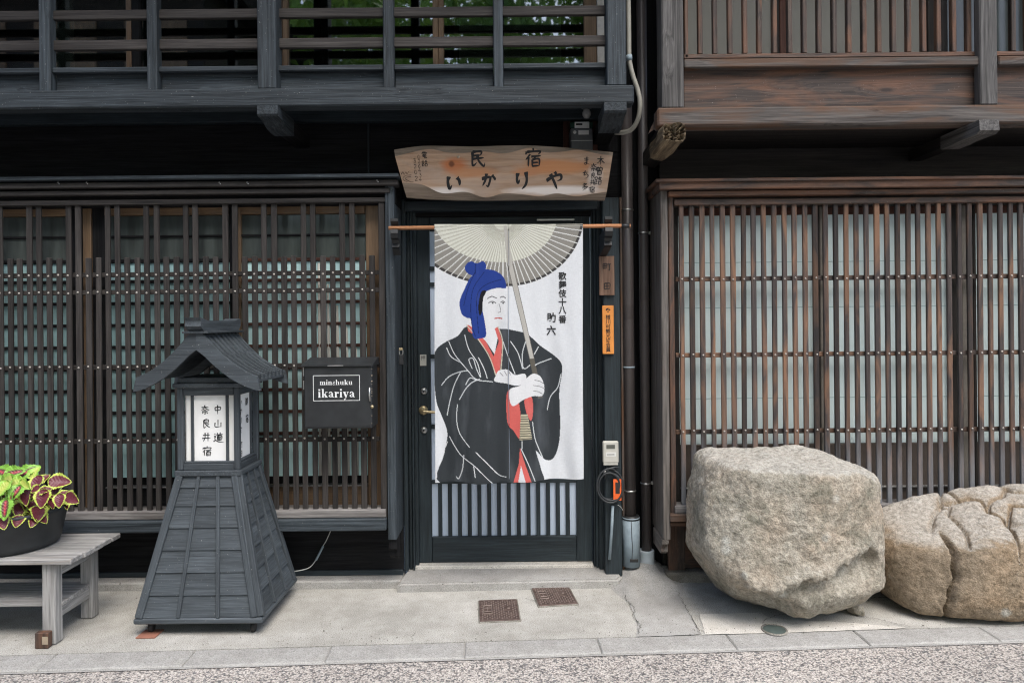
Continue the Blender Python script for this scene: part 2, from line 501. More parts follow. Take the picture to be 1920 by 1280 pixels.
for (cx, cz, rx, rz, cc_) in ((.30, .03, .26, .045, (.50, .21, .08)), (-.27, .035, .085, .05, (.46, .13, .035)), (-.20, .0, .18, .035, (.48, .22, .10)),
                              (.12, -.0, .09, .03, (.46, .21, .10)), (-.33, -.10, .22, .035, (.78, .73, .69)), (.28, -.095, .34, .03, (.78, .73, .69)), (.50, -.03, .05, .08, (.60, .53, .48)),
                              (-.285, .045, .018, .02, (.10, .035, .015))):
    c = t.mix(t.math('MULTIPLY', blob(cx, cz, rx, rz), .8), c, cc_)
t.col(c); t.set(Roughness=.62, Specular_IOR_Level=.35); t.bump(g, .25, .005); M['cedar_board'] = t.m
t = NT('cedar_edge'); g = t.noise(t.coord((3.0, 40, 60), rand=False), 1.0, 6, .6, .9)
t.col(t.ramp(g, [(.3, (.15, .112, .080)), (.7, (.34, .265, .20))])); t.set(Roughness=.7); t.bump(g, .4, .005); M['cedar_edge'] = t.m
wood('plaque_wood', (.115, .062, .04), (.25, .15, .10), rough=.55, randval=.05, fine=40)

# lantern paper panel
t = NT('lantern_paper'); n = t.noise(t.coord((1, 1, 1)), 9, 4)
t.col(t.ramp(n, [(.3, (.80, .80, .78)), (.7, (.86, .86, .85))])); t.set(Roughness=.45, Specular_IOR_Level=.3); M['lantern_paper'] = t.m

# printed cotton: colour comes from the print, weave as fine relief
t = NT('printed_cotton')
at_ = t.n('ShaderNodeAttribute'); at_.attribute_name = 'print'
v = t.coord((1, 1, 1), rand=False)
w1 = t.noise(t.coord((40, 40, 900), rand=False), 1.0, 2); w2 = t.noise(t.coord((900, 900, 60), rand=False), 1.0, 2)
ws = t.math('ADD', w1, w2)
c = t.mix(1.0, at_.outputs['Color'], t.ramp(t.math('MULTIPLY', ws, .5), [(.3, (.79, .79, .80)), (.7, (1.08, 1.08, 1.08))]), 'MULTIPLY')
c = t.mix(t.math('MULTIPLY', t.ramp(t.noise(t.coord((9, 9, 2.2), rand=False), 1.0, 4), [(.55, (0, 0, 0)), (.8, (1, 1, 1))]), .12), c, (.42, .45, .50))
t.col(c); t.set(Roughness=.9, Specular_IOR_Level=.15); t.bump(ws, .15, .002)
M['printed_cotton'] = t.m

def leafmat(name, centre, vein, mid, edge, e0):
    t = NT(name)
    a = t.n('ShaderNodeAttribute'); a.attribute_name = 'leafuv'
    sp = t.n('ShaderNodeSeparateXYZ'); t.l(a.outputs['Vector'], sp.inputs[0])
    nz = t.noise(t.coord((1, 1, 1)), 70, 3)
    e = t.math('ADD', sp.outputs[0], t.math('MULTIPLY_ADD', nz, .30)); e.node.inputs[1].links[0].from_node.inputs[2].default_value = -.15
    c = t.ramp(e, [(0, centre), (e0 - .12, centre if name == 'leaf_maroon' else mid), (e0, mid), (min(e0 + .1, .97), edge), (1.0, edge)])
    vn = t.n('ShaderNodeTexWave'); vn.inputs['Scale'].default_value = 2.2; vn.inputs['Distortion'].default_value = 1.0
    vn.bands_direction = 'Y'; t.l(a.outputs['Vector'], vn.inputs['Vector'])
    c = t.mix(t.math('MULTIPLY', t.ramp(vn.outputs['Fac'], [(.8, (0, 0, 0)), (1, (1, 1, 1))]), .25), c, vein)
    t.col(c); t.set(Roughness=.42, Subsurface_Weight=0.0, Specular_IOR_Level=.4)
    t.bump(vn.outputs['Fac'], .25, .003)
    M[name] = t.m
leafmat('leaf_maroon', (.12, .022, .035), (.20, .05, .06), (.15, .03, .04), (.50, .62, .10), .68)
leafmat('leaf_green', (.45, .03, .07), (.30, .45, .08), (.09, .035, .03), (.20, .42, .055), .34)
leafmat('leaf_lime', (.42, .45, .10), (.35, .5, .1), (.38, .48, .09), (.26, .47, .06), .5)
# ------------------------------------------------------------------ lettering
G = {
 '民': [[(22,17),(72,14),(68,36)],[(24,37),(68,34)],[(23,15),(21,88),(46,74)],[(24,54),(88,48)],[(50,35),(58,66),(86,94),(93,74)]],
 '宿': [[(50,0),(54,13)],[(13,17),(9,34)],[(15,19),(90,16),(79,33)],[(34,32),(8,62)],[(25,48),(23,98)],[(40,44),(96,40)],[(64,44),(56,58)],[(46,60),(46,98)],[(46,60),(85,58),(84,98)],[(48,77),(82,75)],[(47,94),(82,93)]],
 'い': [[(20,20),(13,52),(22,90),(38,70)],[(70,26),(84,44),(86,72)]],
 'か': [[(6,40),(58,29),(62,46),(46,88),(32,76)],[(38,8),(30,48),(10,84)],[(74,18),(92,38),(94,50)]],
 'り': [[(24,12),(19,44),(26,64),(36,46)],[(70,6),(75,48),(66,78),(46,98)]],
 'や': [[(4,54),(44,32),(82,24),(86,46),(64,57)],[(50,8),(60,22)],[(26,20),(46,58),(64,99)]],
 '中': [[(22,28),(23,62)],[(22,28),(79,25),(76,58)],[(23,58),(78,55)],[(50,2),(50,100)]],
 '山': [[(50,8),(50,80)],[(18,40),(20,84),(82,80)],[(83,36),(82,90)]],
 '道': [[(38,8),(44,18)],[(70,3),(62,18)],[(30,25),(95,21)],[(60,24),(54,34)],[(40,36),(40,76)],[(40,36),(81,35),(80,76)],[(42,49),(78,49)],[(42,62),(78,62)],[(42,75),(80,75)],[(12,14),(20,24)],[(7,42),(22,40),(14,60),(21,76)],[(2,91),(20,78),(50,92),(100,95)]],
 '奈': [[(14,26),(88,21)],[(50,2),(38,36),(6,58)],[(52,24),(70,44),(97,55)],[(34,52),(66,51)],[(18,69),(84,66)],[(51,68),(51,96),(41,89)],[(32,76),(20,92)],[(66,76),(80,90)]],
 '良': [[(50,2),(56,13)],[(28,18),(75,15),(72,52)],[(28,18),(28,96),(50,83)],[(30,34),(72,33)],[(30,51),(72,50)],[(82,56),(60,68)],[(44,52),(64,78),(95,96)]],
 '井': [[(14,32),(88,28)],[(4,63),(96,58)],[(36,6),(34,60),(15,96)],[(66,4),(66,98)]],
 '町': [[(8,22),(8,74)],[(8,22),(46,21),(46,72)],[(8,46),(46,45)],[(8,71),(46,70)],[(27,22),(27,70)],[(54,26),(98,23)],[(77,26),(77,92),(64,82)]],
 '田': [[(16,16),(16,88)],[(16,16),(85,15),(84,88)],[(18,50),(82,49)],[(18,84),(84,83)],[(50,16),(50,84)]],
 '御': [[(24,6),(8,24)],[(26,26),(6,50)],[(18,44),(18,96)],[(42,10),(34,24)],[(36,22),(62,20)],[(32,40),(66,38)],[(48,22),(48,80)],[(50,60),(64,58)],[(36,58),(36,82)],[(28,86),(66,78)],[(72,20),(93,19),(90,66),(82,62)],[(72,20),(72,96)]],
 '木': [[(12,34),(88,31)],[(50,4),(50,98)],[(48,34),(34,62),(6,82)],[(52,34),(70,60),(97,78)]],
 '曽': [[(32,4),(38,16)],[(68,2),(60,16)],[(18,20),(18,50)],[(18,20),(82,19),(82,50)],[(20,34),(80,34)],[(20,48),(82,48)],[(50,20),(50,48)],[(30,58),(30,96)],[(30,58),(72,57),(72,96)],[(32,76),(70,76)],[(32,94),(72,94)]],
 '路': [[(12,10),(12,38)],[(12,10),(40,9),(40,36)],[(12,36),(40,35)],[(26,38),(26,86)],[(27,58),(44,57)],[(10,54),(10,86)],[(4,92),(46,82)],[(66,4),(48,34)],[(62,16),(88,14),(46,54)],[(60,26),(98,54)],[(56,60),(56,96)],[(56,60),(86,59),(86,96)],[(56,92),(86,92)]],
 'ま': [[(20,22),(82,19)],[(24,43),(78,40)],[(52,2),(52,76),(36,92),(20,80),(38,69),(60,78),(86,94)]],
 'ち': [[(14,28),(84,23)],[(46,4),(30,58),(60,44),(82,58),(72,82),(38,97)]],
 '多': [[(48,2),(22,32)],[(44,14),(76,13),(20,50)],[(40,26),(52,34)],[(56,38),(18,70)],[(50,52),(88,49),(22,99)],[(46,66),(60,76)]],
 '電': [[(22,6),(78,5)],[(12,20),(10,36)],[(12,20),(90,19),(84,34)],[(50,6),(50,42)],[(26,26),(38,28)],[(26,36),(38,38)],[(62,26),(74,28)],[(62,36),(74,38)],[(24,48),(24,78)],[(24,48),(74,47),(74,78)],[(26,62),(72,62)],[(24,76),(74,76)],[(49,48),(49,92),(88,92),(91,80)]],
 '話': [[(24,4),(32,12)],[(6,22),(46,20)],[(14,36),(40,35)],[(14,50),(40,49)],[(14,64),(14,92)],[(14,64),(40,63),(40,92)],[(14,90),(40,90)],[(86,6),(58,16)],[(50,34),(98,32)],[(74,14),(74,58)],[(58,60),(58,96)],[(58,60),(90,59),(90,96)],[(58,92),(90,92)]],
 '0': [[(50,4),(24,30),(24,70),(50,96),(76,70),(76,30),(50,4)]],
 '2': [[(22,24),(50,4),(76,26),(50,60),(20,94)],[(20,94),(84,92)]],
 '3': [[(24,10),(70,12),(46,44)],[(46,44),(78,60),(66,92),(20,90)]],
 '4': [[(56,4),(16,64)],[(16,64),(88,62)],[(62,36),(58,98)]],
 '6': [[(66,4),(30,44),(24,80),(54,96),(76,74),(52,54),(28,70)]],
}
def ribbon(pts, w, flat, V, Fc, put, lift, sharp=True):
    """one brush stroke as a thin strip; pts in metres on the face, put(u, v, lift) -> point"""
    out = []
    if len(pts) == 2 or flat:
        segs = []
        for a, b in zip(pts[:-1], pts[1:]):
            n = 5
            segs += [(a[0] + (b[0] - a[0]) * k / n, a[1] + (b[1] - a[1]) * k / n) for k in range(n)]
        segs.append(pts[-1]); out = segs
    else:
        out = [(p.x, p.y) for p in smooth_path([(p[0], p[1], 0) for p in pts], 6)]
    n = len(out); base = len(V)
    for i, (x, y) in enumerate(out):
        a = out[max(i - 1, 0)]; b = out[min(i + 1, n - 1)]
        dx, dy = b[0] - a[0], b[1] - a[1]; L = math.hypot(dx, dy) or 1e-6
        s = i / (n - 1)
        k = 1.0 if flat else (.55 + .75 * math.exp(-((s - .06) / .12) ** 2) + .35 * math.sin(math.pi * s)) * (1.0 if s < .8 else 1.0 - .65 * (s - .8) / .2)
        ww = w * k * .5
        nx, ny = -dy / L * ww, dx / L * ww
        if not flat:                       # brush held at a slant
            nx, ny = nx * .9 + ww * .12, ny * .9 + ww * .12
        V.append(put(x + nx, y + ny, lift)); V.append(put(x - nx, y - ny, lift))
    for i in range(n - 1):
        q = base + 2 * i
        Fc.append([q, q + 1, q + 3, q + 2])
def letters(name, items, put, mat, parent, wfac=.085, asp=1.0, flat=False):
    """items: (char, u, v_top, size[, weight]); u right, v up, in metres on the face"""
    for it in items:                       # each character is a part of its own
        V, Fc = [], []
        ch, u, v, s = it[:4]; wf = it[4] if len(it) > 4 else wfac
        for k, st in enumerate(G[ch]):
            pts = [(u + (p[0] - 50) / 100 * s * asp, v - p[1] / 100 * s) for p in st]
            ribbon(pts, s * wf, flat, V, Fc, put, .0016 + .00012 * (k % 9))
        V = [Vector(p) for p in V]
        c = sum(V, Vector()) / len(V)
        new(name, mk(name, [p - c for p in V], Fc, M[mat]), parent, c)
def font_letters(name, items, put, mat, parent, bold=.02, asp=1.0):
    """characters set from the built-in font; items: (char, u_centre, v_top, size)"""
    for ch, u, v, s in items:
        V, Fc = [], []
        cu = bpy.data.curves.new('glyph', 'FONT'); cu.body = ch; cu.size = 1.0; cu.offset = bold; cu.resolution_u = 3
        ob = bpy.data.objects.new('glyph', cu); COL.objects.link(ob)
        dg = bpy.context.evaluated_depsgraph_get()
        me = ob.evaluated_get(dg).to_mesh()
        if me and len(me.vertices):
            xs = [q.co.x for q in me.vertices]; ys = [q.co.y for q in me.vertices]
            cx, y1 = (min(xs) + max(xs)) / 2, max(ys)
            sc = s / max(max(xs) - min(xs), max(ys) - min(ys), .3)
            b = len(V)
            V += [Vector(put(u + (q.co.x - cx) * sc * asp, v - (y1 - q.co.y) * sc, .0016)) for q in me.vertices]
            Fc += [[b + i for i in p.vertices] for p in me.polygons]
        ob.evaluated_get(dg).to_mesh_clear()
        bpy.data.objects.remove(ob); bpy.data.curves.remove(cu)
        c = sum(V, Vector()) / max(1, len(V))
        new(name, mk(name, [p - c for p in V], Fc, M[mat]), parent, c)

# ------------------------------------------------------------------ ground: road, kerb, pavement
KA, KB = Vector((-2.352, 3.128)), Vector((2.505, 3.338))          # back edge of the kerb
kd = (KB - KA).normalized(); kn = Vector((kd.y, -kd.x))            # kn points to the road
road = struct(new('road', mk('road', [(-150, -150, 0), (150, -150, 0), (150, 150, 0), (-150, 150, 0)], [[0, 1, 2, 3]], M['aggregate']), None, (0, 0, -.012)))
def ks(s, o, z): p = KA + kd * s + kn * o; return (p.x, p.y, z)
L0, L1 = -9.0, 14.0
kerb = struct(new('kerb', mk('kerb', [ks(L0, -.01, -.008), ks(L1, -.01, -.008), ks(L1, .16, -.008), ks(L0, .16, -.008)], [[0, 3, 2, 1]], M['kerb'])))
jx = [on_z(p, q, 0) for p, q in ((871, 1220), (1123, 1208))]
s0 = (Vector(jx[0].xy) - KA).dot(kd); pitch = (Vector(jx[1].xy) - KA).dot(kd) - s0
kme = boxmesh(pitch - .003, .146, .10, .006, M['kerb'])
ka = math.atan2(kd.y, kd.x)
from mathutils import Euler
for i in range(-7, 9):
    c = KA + kd * (s0 + pitch * (i + .5)) + kn * .075
    new('kerb_stone', kme, kerb, (c.x, c.y, -.05 + random.uniform(-.001, .002)), Euler((random.gauss(0, .004), random.gauss(0, .002), ka + random.gauss(0, .002))).to_quaternion())
pv = [ks(L0, 0, 0), ks(L1, 0, 0), (ks(L1, 0, 0)[0], 4.6, 0), (ks(L0, 0, 0)[0], 4.6, 0)]
nn = len(pv)
me = fix_normals(mk('pavement', [Vector(p) for p in pv] + [Vector((p[0], p[1], -.06)) for p in pv], [[0, 1, 2, 3], [7, 6, 5, 4]] + [[i, (i + 1) % 4, (i + 1) % 4 + 4, i + 4] for i in range(4)], M['concrete']))
pavement = struct(new('pavement', me))
def sheet(name, pts, z, m, parent=None, wob=.006, n=10):
    """flat patch with a broken outline, drawn from photo points on the ground"""
    P = [on_z(p[0], p[1], 0) for p in pts]
    out = []
    for i in range(len(P)):
        a, b = P[i], P[(i + 1) % len(P)]
        for k in range(n):
            q = a.lerp(b, k / n)
            w = wob * (1 if k else .4)
            out.append((q.x + noise.noise((q.x * 30, q.y * 30, 1.3)) * w, q.y + noise.noise((q.x * 30, q.y * 30, 7.7)) * w, z))
    me = mk(name, out, [list(range(len(out)))], M[m])
    if me.polygons[0].normal.z < 0: me.flip_normals()
    return new(name, me, parent)
struct(sheet('concrete_patch', [(1170, 1092), (1252, 1082), (1264, 1100), (1284, 1135), (1300, 1163), (1314, 1189), (1300, 1190.5), (1192, 1194.5), (1197, 1172), (1183, 1140)], .004, 'concrete_grey'))
struct(sheet('concrete_patch', [(1312, 1152), (1425, 1149), (1442, 1158), (1490, 1163), (1560, 1166), (1630, 1171), (1706, 1178), (1600, 1182), (1478, 1186.5), (1322, 1190)], .004, 'concrete_pale'))
plain('crack_fill', (.085, .08, .07), .95)
def crack(pts, w=.004):
    P = smooth_path([on_z(p[0], p[1], 0) for p in pts], 14)
    V, Fc = [], []
    for i, p in enumerate(P):
        j = Vector((noise.noise((p.x * 55, p.y * 55, 3)) + .7 * noise.noise((p.x * 190, p.y * 190, 3)), noise.noise((p.x * 55, p.y * 55, 9)) + .7 * noise.noise((p.x * 190, p.y * 190, 9)), 0)) * .012
        ww = w * (.35 + abs(noise.noise((p.x * 40, p.y * 40, 5))) * 1.6)
        t_ = (P[min(i + 1, len(P) - 1)] - P[max(i - 1, 0)]).normalized()
        n_ = Vector((-t_.y, t_.x, 0)) * ww
        V += [p + j + n_ + Vector((0, 0, .0065)), p + j - n_ + Vector((0, 0, .0065))]
    for i in range(len(P) - 1): Fc.append([2 * i, 2 * i + 1, 2 * i + 3, 2 * i + 2])
    me = mk('crack', V, Fc, M['crack_fill'])
    return new('crack', me, pavement)
for c_ in ([(1165, 1088), (1180, 1110), (1172, 1122), (1190, 1142), (1186, 1158), (1200, 1172), (1194, 1190)],
           [(1262, 1095), (1280, 1130), (1296, 1158), (1312, 1188)],
           [(1432, 1178), (1436, 1162), (1470, 1152), (1500, 1148)],
           [(1625, 1128), (1640, 1122), (1675, 1121)], [(1610, 1156), (1650, 1163), (1706, 1176)],
           [(985, 1124), (1010, 1128)], [(1722, 1153), (1737, 1164)]):
    crack(c_, .0023)
# raised skirt of old mortar round the foot of the pipes
bm = bmesh.new()
N = 40
for j in range(N + 1):
    for i in range(N + 1):
        x = .50 + .50 * i / N; y = 3.55 + .62 * j / N
        u = (x - .745) / (.155 + .02 * noise.noise((y * 9, 0, 5))); w = (y - 4.06) / (.27 + .05 * noise.noise((x * 9, 0, 1)))
        h = .095 * math.exp(-(abs(u) ** 3.0)) * math.exp(-(abs(min(w, 0)) ** 2.6)) - .006
        h += noise.noise((x * 16, y * 16, 2)) * .008 * (h > .004) + noise.noise((x * 60, y * 60, 2)) * .0015
        bm.verts.new((x, y, h))
bm.verts.ensure_lookup_table()
for j in range(N):
    for i in range(N):
        a = j * (N + 1) + i
        bm.faces.new([bm.verts[q] for q in (a, a + 1, a + N + 2, a + N + 1)]).smooth = True
me = bpy.data.meshes.new('mortar_mound'); bm.to_mesh(me); bm.free(); me.materials.append(M['concrete_grey'])
struct(new('mortar_mound', me))
# door step
DZ = .05
sx0, sx1 = X(746, 1100, 3.83), X(1166, 1090, 3.85)
step = prism('door_step', [(sx0, 3.815), (sx1 - .02, 3.85), (sx1 + .01, 3.90), (sx1 - .03, 4.16), (sx0 + .03, 4.16)], 'z', -.03, DZ, 'concrete_grey')
bmx = bmesh.new(); bmx.from_mesh(step.data)
bmesh.ops.bevel(bmx, geom=[e for e in bmx.edges if all(v_.co.z > .02 for v_ in e.verts)], offset=.012, segments=3, affect='EDGES')
bmx.to_mesh(step.data); bmx.free()
tag(step, 'low worn concrete step in front of the black door', 'step')

# ------------------------------------------------------------------ the black inn (left)
inn = thing('black_inn', 'black timber inn with slatted bay, balcony and door under a wooden signboard', 'building', (-.6, 4.05, 0))
XL = -4.6
B0 = 3.76                                     # bay front
xr_bay = X(741, 700, B0)
# cornice over the bay: four stepped mouldings with dark grooves between
cor = box('cornice', XL, xr_bay + .004, 3.80, 4.03, Z(381, 3.77, 700), Z(324, 3.77, 700), 'void_black', inn)
for (a, b, d, xx) in ((325, 332, 3.70, 747), (337, 347, 3.725, 745), (352, 361, 3.745, 730), (370, 379.5, 3.765, 724)):
    box('moulding', XL, X(xx, 340, d), d, 3.81, Z(b, d, 700), Z(a, d, 700), 'beam_black' if a < 330 else 'slat_black', cor, .003)
V, Fc = [], []
def add_stud(p, r, V, Fc, seg=8):
    b = len(V)
    for (rr, h) in ((1.0, 0), (.8, .45), (.35, .75)):
        for k_ in range(seg):
            a_ = 2 * math.pi * k_ / seg
            V.append(p + Vector((math.cos(a_) * r * rr, -h * r, math.sin(a_) * r * rr)))
    for i_ in range(2):
        for k_ in range(seg):
            k2 = (k_ + 1) % seg
            Fc.append([b + i_ * seg + k_, b + i_ * seg + k2, b + (i_ + 1) * seg + k2, b + (i_ + 1) * seg + k_])
    Fc.append([b + 2 * seg + k_ for k_ in range(seg)])
for q in (109, 162, 411, 463, 707):
    for (dx, dy) in ((0, 0), (.006, -.008)):
        p = at(q, 342 if q < 700 else 338, 3.722) + Vector((dx, 0, dy)); add_stud(p, .004, V, Fc)
stuff(new('hook', fix_normals(mk('hook', V, Fc, M['steel'])), cor))
# posts at the right end of the bay
post = box('bay_post', X(724.5, 700, B0), xr_bay, B0, 4.03, Z(1012, B0, 733), Z(333, 3.77, 733), 'beam_black', inn, .004)
prism('post_foot', [(3.775, Z(1012, B0, 733)), (3.775, Z(1030, B0, 733)), (3.80, Z(1036, B0, 733)), (3.80, Z(1046, B0, 733)), (3.83, Z(1054, B0, 733)), (3.87, Z(1056, B0, 733)), (3.87, Z(1012, B0, 733))], 'x', X(728, 1000, B0), xr_bay - .002, 'void_black', post)
lat = box('lattice', X(712, 700, 3.775), X(724, 700, 3.775), 3.772, 3.86, Z(972, 3.775, 718), Z(380, 3.775, 718), 'slat_black', inn, .003)   # end stile carries the lattice
sill = box('sill', XL, X(723.5, 960, 3.765), 3.755, 3.96, Z(971, 3.755, 600), Z(956, 3.755, 600), 'sill_wood', inn, .004)
box('sill_beam', XL, X(724, 985, 3.74), 3.735, 3.97, Z(996, 3.735, 600), Z(973.5, 3.735, 600), 'beam_black', inn, .005)
zt, zs, zb = Z(379, 3.78, 600), Z(479, 3.78, 600), Z(956.5, 3.755, 600) - .004
V, Fc = [], []
rails = (512, 544.5, 684, 822)
for i in range(-16, 36):
    cx = X(55 + 18.36 * i, 560, 3.78)
    long_ = i % 4 in (0, 1)
    w = .0308
    box('slat', cx - w / 2, cx + w / 2, 3.78, 3.794, zb, zt if long_ else zs + random.uniform(-.002, .002), 'slat_black', lat, .0035, .0016).scale.x = random.uniform(.93, 1.05)
    for r_ in rails:
        add_stud(Vector((cx + random.uniform(-.002, .002), 3.7785, Z(r_, 3.78, 620) + random.uniform(-.004, .004))), .0062, V, Fc)
for r_ in rails:
    box('rail', XL, X(712, r_, 3.80), 3.796, 3.81, Z(r_ + 4.5, 3.82, 620), Z(r_ - 4.5, 3.82, 620), 'slat_black', lat, .003)
stuff(new('rivet', fix_normals(mk('rivet', V, Fc, M['stud'])), lat))
# windows behind the lattice
WP = 3.87
def wz(py, px=500): return Z(py, WP, px)
def window(px0, px1, teal, top=392):
    w_ = box('window', X(px0, 640, WP), X(px1, 640, WP), WP + .035, WP + .05, wz(950), wz(top - 12), 'void_black', inn, .002)
    g0, g1 = X(px0, 640, WP), X(px1, 640, WP)
    box('header', g0, g1, WP - .012, WP + .034, wz(402), wz(top - 6), 'bronze', w_, .004)
    box('header', g0, g1, WP + .008, WP + .034, wz(top - 6.5), wz(top - 22), 'copper_brown', w_, .004)
    box('pane', g0, g1, WP + .012, WP + .018, wz(490), wz(402.5), 'pane_upper', w_, .001)
    box('pane', g0, g1, WP + .008, WP + .018, wz(893), wz(490.5), teal, w_, .001)
    box('meeting_rail', g0, g1, WP, WP + .02, wz(443), wz(439), 'void_black', w_, .002)
    for k_ in range(9):
        y_ = 484.5 + 41 * k_ if k_ else 487
        box('glazing_bar', g0, g1, WP - .004, WP + .02, wz(y_ + 3), wz(y_ - 3), 'copper_brown' if teal.endswith('bright') else 'void_black', w_, .002)
    box('bottom_panel', g0, g1, WP, WP + .03, wz(955), wz(912), 'bronze' if teal.endswith('bright') else 'void_black', w_, .002)
    box('track', g0, g1, WP - .02, WP + .03, wz(911), wz(908.5), 'steel', w_, .001)
    return w_
window(-400, 130, 'pane_teal'); window(199, 431, 'pane_teal')
w3 = window(453, 687, 'pane_teal_bright')
for q in range(5):                         # folds of the thin curtain hanging inside the bright window
    cx = X(600 + q * 17, 800, WP)
    tube('curtain_fold', [(cx, WP + .004, wz(892)), (cx + .002, WP + .004, wz(700)), (cx, WP + .005, wz(494 + q * 40))], [.011, .010, .006], 'shoji', w3, 8)
for (a, b, m_, d_) in ((130.5, 156, 'void_black', 3.87), (156.5, 172, 'bronze', 3.855), (172.5, 198.5, 'void_black', 3.87), (431.5, 444, 'void_black', 3.87), (444.5, 452.5, 'bronze', 3.855), (687.5, 716, 'bronze', 3.855)):  # black ones are panels that paint the dark openings between windows
    box('window_post', X(a, 640, d_), X(b, 640, d_), d_, 4.0, Z(950, d_, 500), Z(380, d_, 500), m_, inn, .003)
# underneath the bay
box('skirting', XL, X(757, 1030, 3.98), 3.975, 4.0, .06, Z(990, 3.98, 500), 'void_black', inn, .002)
box('skirting_rail', XL, X(757, 1060, 3.98), 3.955, 3.974, .046, .075, 'door_black', inn, .003)
pl = box('plinth', XL, X(752, 1090, 3.88), 3.875, 4.06, -.03, .045, 'concrete_grey', inn, .008)
# dark wall over the bay, the beam below the balcony
box('upper_wall', XL, X(1166, 300, 4.03), 4.03, 4.10, Z(382, 4.03, 600), 2.80, 'void_black', inn, .002)
box('wall_batten', X(689, 280, 4.02), X(692, 280, 4.02), 4.02, 4.03, Z(330, 4.02, 690), 2.70, 'door_black', inn, .001)
# door recess
DF = 4.03
dj = box('door_frame', X(757, 700, DF), X(764.5, 700, DF), 3.99, 4.09, .055, Z(374, DF), 'door_black', inn, .004)
for (a, b, d_) in ((765, 770.5, 4.03), (771.5, 774.5, 4.01), (775.5, 782.5, 4.05), (1111, 1114, 4.05), (1115, 1120, 4.03), (1121, 1131, 4.0)):
    box('jamb', X(a, 700, d_), X(b, 700, d_), d_, 4.14, .052, Z(378, d_), 'door_black', dj, .003)
box('lintel', X(757.5, 385, 3.99), X(1121, 385, 3.99), 3.985, 4.13, Z(394, 3.99), Z(375, 3.99), 'door_black', dj, .004)
box('lintel_stop', X(776, 405, 4.06), X(1111, 405, 4.06), 4.05, 4.13, Z(405, 4.06), Z(394.5, 4.06), 'void_black', dj, .002)
box('post', X(1132, 700, 3.93), X(1163.5, 700, 3.93), 3.925, 4.12, .03, Z(372, 3.93), 'door_black', inn, .005)
box('wall_edge', X(1164.5, 700, 3.97), X(1169, 700, 3.97), 3.965, 4.12, .03, Z(372, 3.97), 'brown_weathered', inn, .002)
box('side_wall', X(1164, 600, 4.13), X(1260, 600, 4.2), 4.13, 4.2, -.02, 4.6, 'void_black', inn, .002)  # black sheet closing the gap between the houses, colour standing in for its darkness
thr = box('threshold', X(776, 1050, 4.06), X(1112, 1050, 4.06), 4.035, 4.16, .03, .068, 'concrete_pale', inn, .004)
# the door itself
DD = 4.085
def dz(py): return Z(py, DD, 945)
def dx(px, py=950): return X(px, py, DD)
door = box('door', dx(783), dx(1110.5), DD + .02, DD + .032, .072, dz(405), 'glass_door', inn, .001)
door['label'] = 'dark framed entrance door with slotted frosted glass'
box('stile', dx(783), dx(809.5), DD, DD + .045, .0715, dz(406), 'door_black', door, .003)
box('stile', dx(1081), dx(1110.5), DD, DD + .045, .0715, dz(406), 'door_black', door, .003)
box('bottom_rail', dx(810), dx(1080.5), DD + .002, DD + .045, .0715, dz(1005), 'door_black', door, .003)
box('top_rail', dx(810), dx(1080.5), DD + .002, DD + .045, dz(432), dz(406), 'door_black', door, .003)
box('cross_rail', dx(810), dx(1080.5), DD + .004, DD + .045, dz(906), dz(899), 'door_black', door, .002)
for k_ in range(14):
    a = 810 + 11.3 + 18.46 * k_
    box('bar', dx(a), dx(a + 7.3), DD + .006, DD + .04, dz(1005) - .001, dz(906) + .001, 'door_black', door, .0015)
for y_ in (502, 532, 667, 799):
    box('glazing_bar', dx(810), dx(1080.5), DD + .006, DD + .04, dz(y_ + 4), dz(y_ - 4), 'door_black', door, .002)
box('closer_arm', dx(1006, 412), dx(1076, 412), 4.04, 4.05, Z(413.5, 4.04, 1040), Z(410, 4.04, 1040), 'steel', door, .002)
pp = at(795, 733, DD)
for py in (733, 806):
    p = at(795, py, DD)
    lk = lathe('lock', [(0, -.012), (.014, -.012), (.0195, -.007), (.021, 0)], 'steel', door, p, 20, 'y')
    lathe('keyhole', [(0, -.0135), (.006, -.0135), (.006, -.011)], 'iron_black', lk, p, 12, 'y')
p = at(794, 769, DD)
hd = lathe('handle', [(0, -.012), (.02, -.012), (.027, -.006), (.028, 0)], 'brass', door, p, 24, 'y')
tube('lever', smooth_path([p + Vector((0, -.01, 0)), p + Vector((0, -.045, 0)), p + Vector((.02, -.052, -.002)), p + Vector((.085, -.05, -.006))], 5), .008, 'brass', hd, 10)
pp_ = box('push_plate', dx(787.5, 673), dx(799.5, 673), DD - .004, DD, dz(684), dz(663), 'meter_beige', door, .001)
font_letters('character', [('押', dx(793.5, 673), dz(665), .026)], lambda u, v, l: (u, DD - .004 - l, v), 'ink', pp_, .0)
letters_latin = None
# the little padlocked chain on the bay post
# ------------------------------------------------------------------ balcony of the inn
BD = 3.50
def bz(py, d=BD): return Z(py, d, 590)
xb = X(1188, 180, BD)
bal = box('balcony', XL, xb - .03, BD + .07, 4.03, 2.725, 2.76, 'void_black', inn, .002)      # floor
bal['label'] = 'black balcony with railing over the slatted bay'
box('beam', XL, xb, BD - .02, BD + .07, Z(199, BD - .02, 590), Z(164.5, BD - .02, 590), 'beam_black', bal, .008)
box('soffit_joist', XL, xb - .06, 3.90, 3.95, 2.66, 2.7245, 'door_black', bal, .003)
ZT = 4.3
rails_up = ((90, 71), (33, 15), (-27, -45), (-85, -103))
for (a, b) in rails_up:
    box('rail', XL, X(1138, 60, 3.545), 3.545, 3.57, Z(a, 3.545, 590), Z(b, 3.545, 590), 'slat_black', bal, .004)
posts = [(-135, -115, 0), (72, 93, 0), (274.5, 293.5, 0), (482, 517, 1), (718, 737.5, 0), (925, 943, 0), (1138, 1174, 1)]
zbt = Z(164.5, BD - .02, 590)
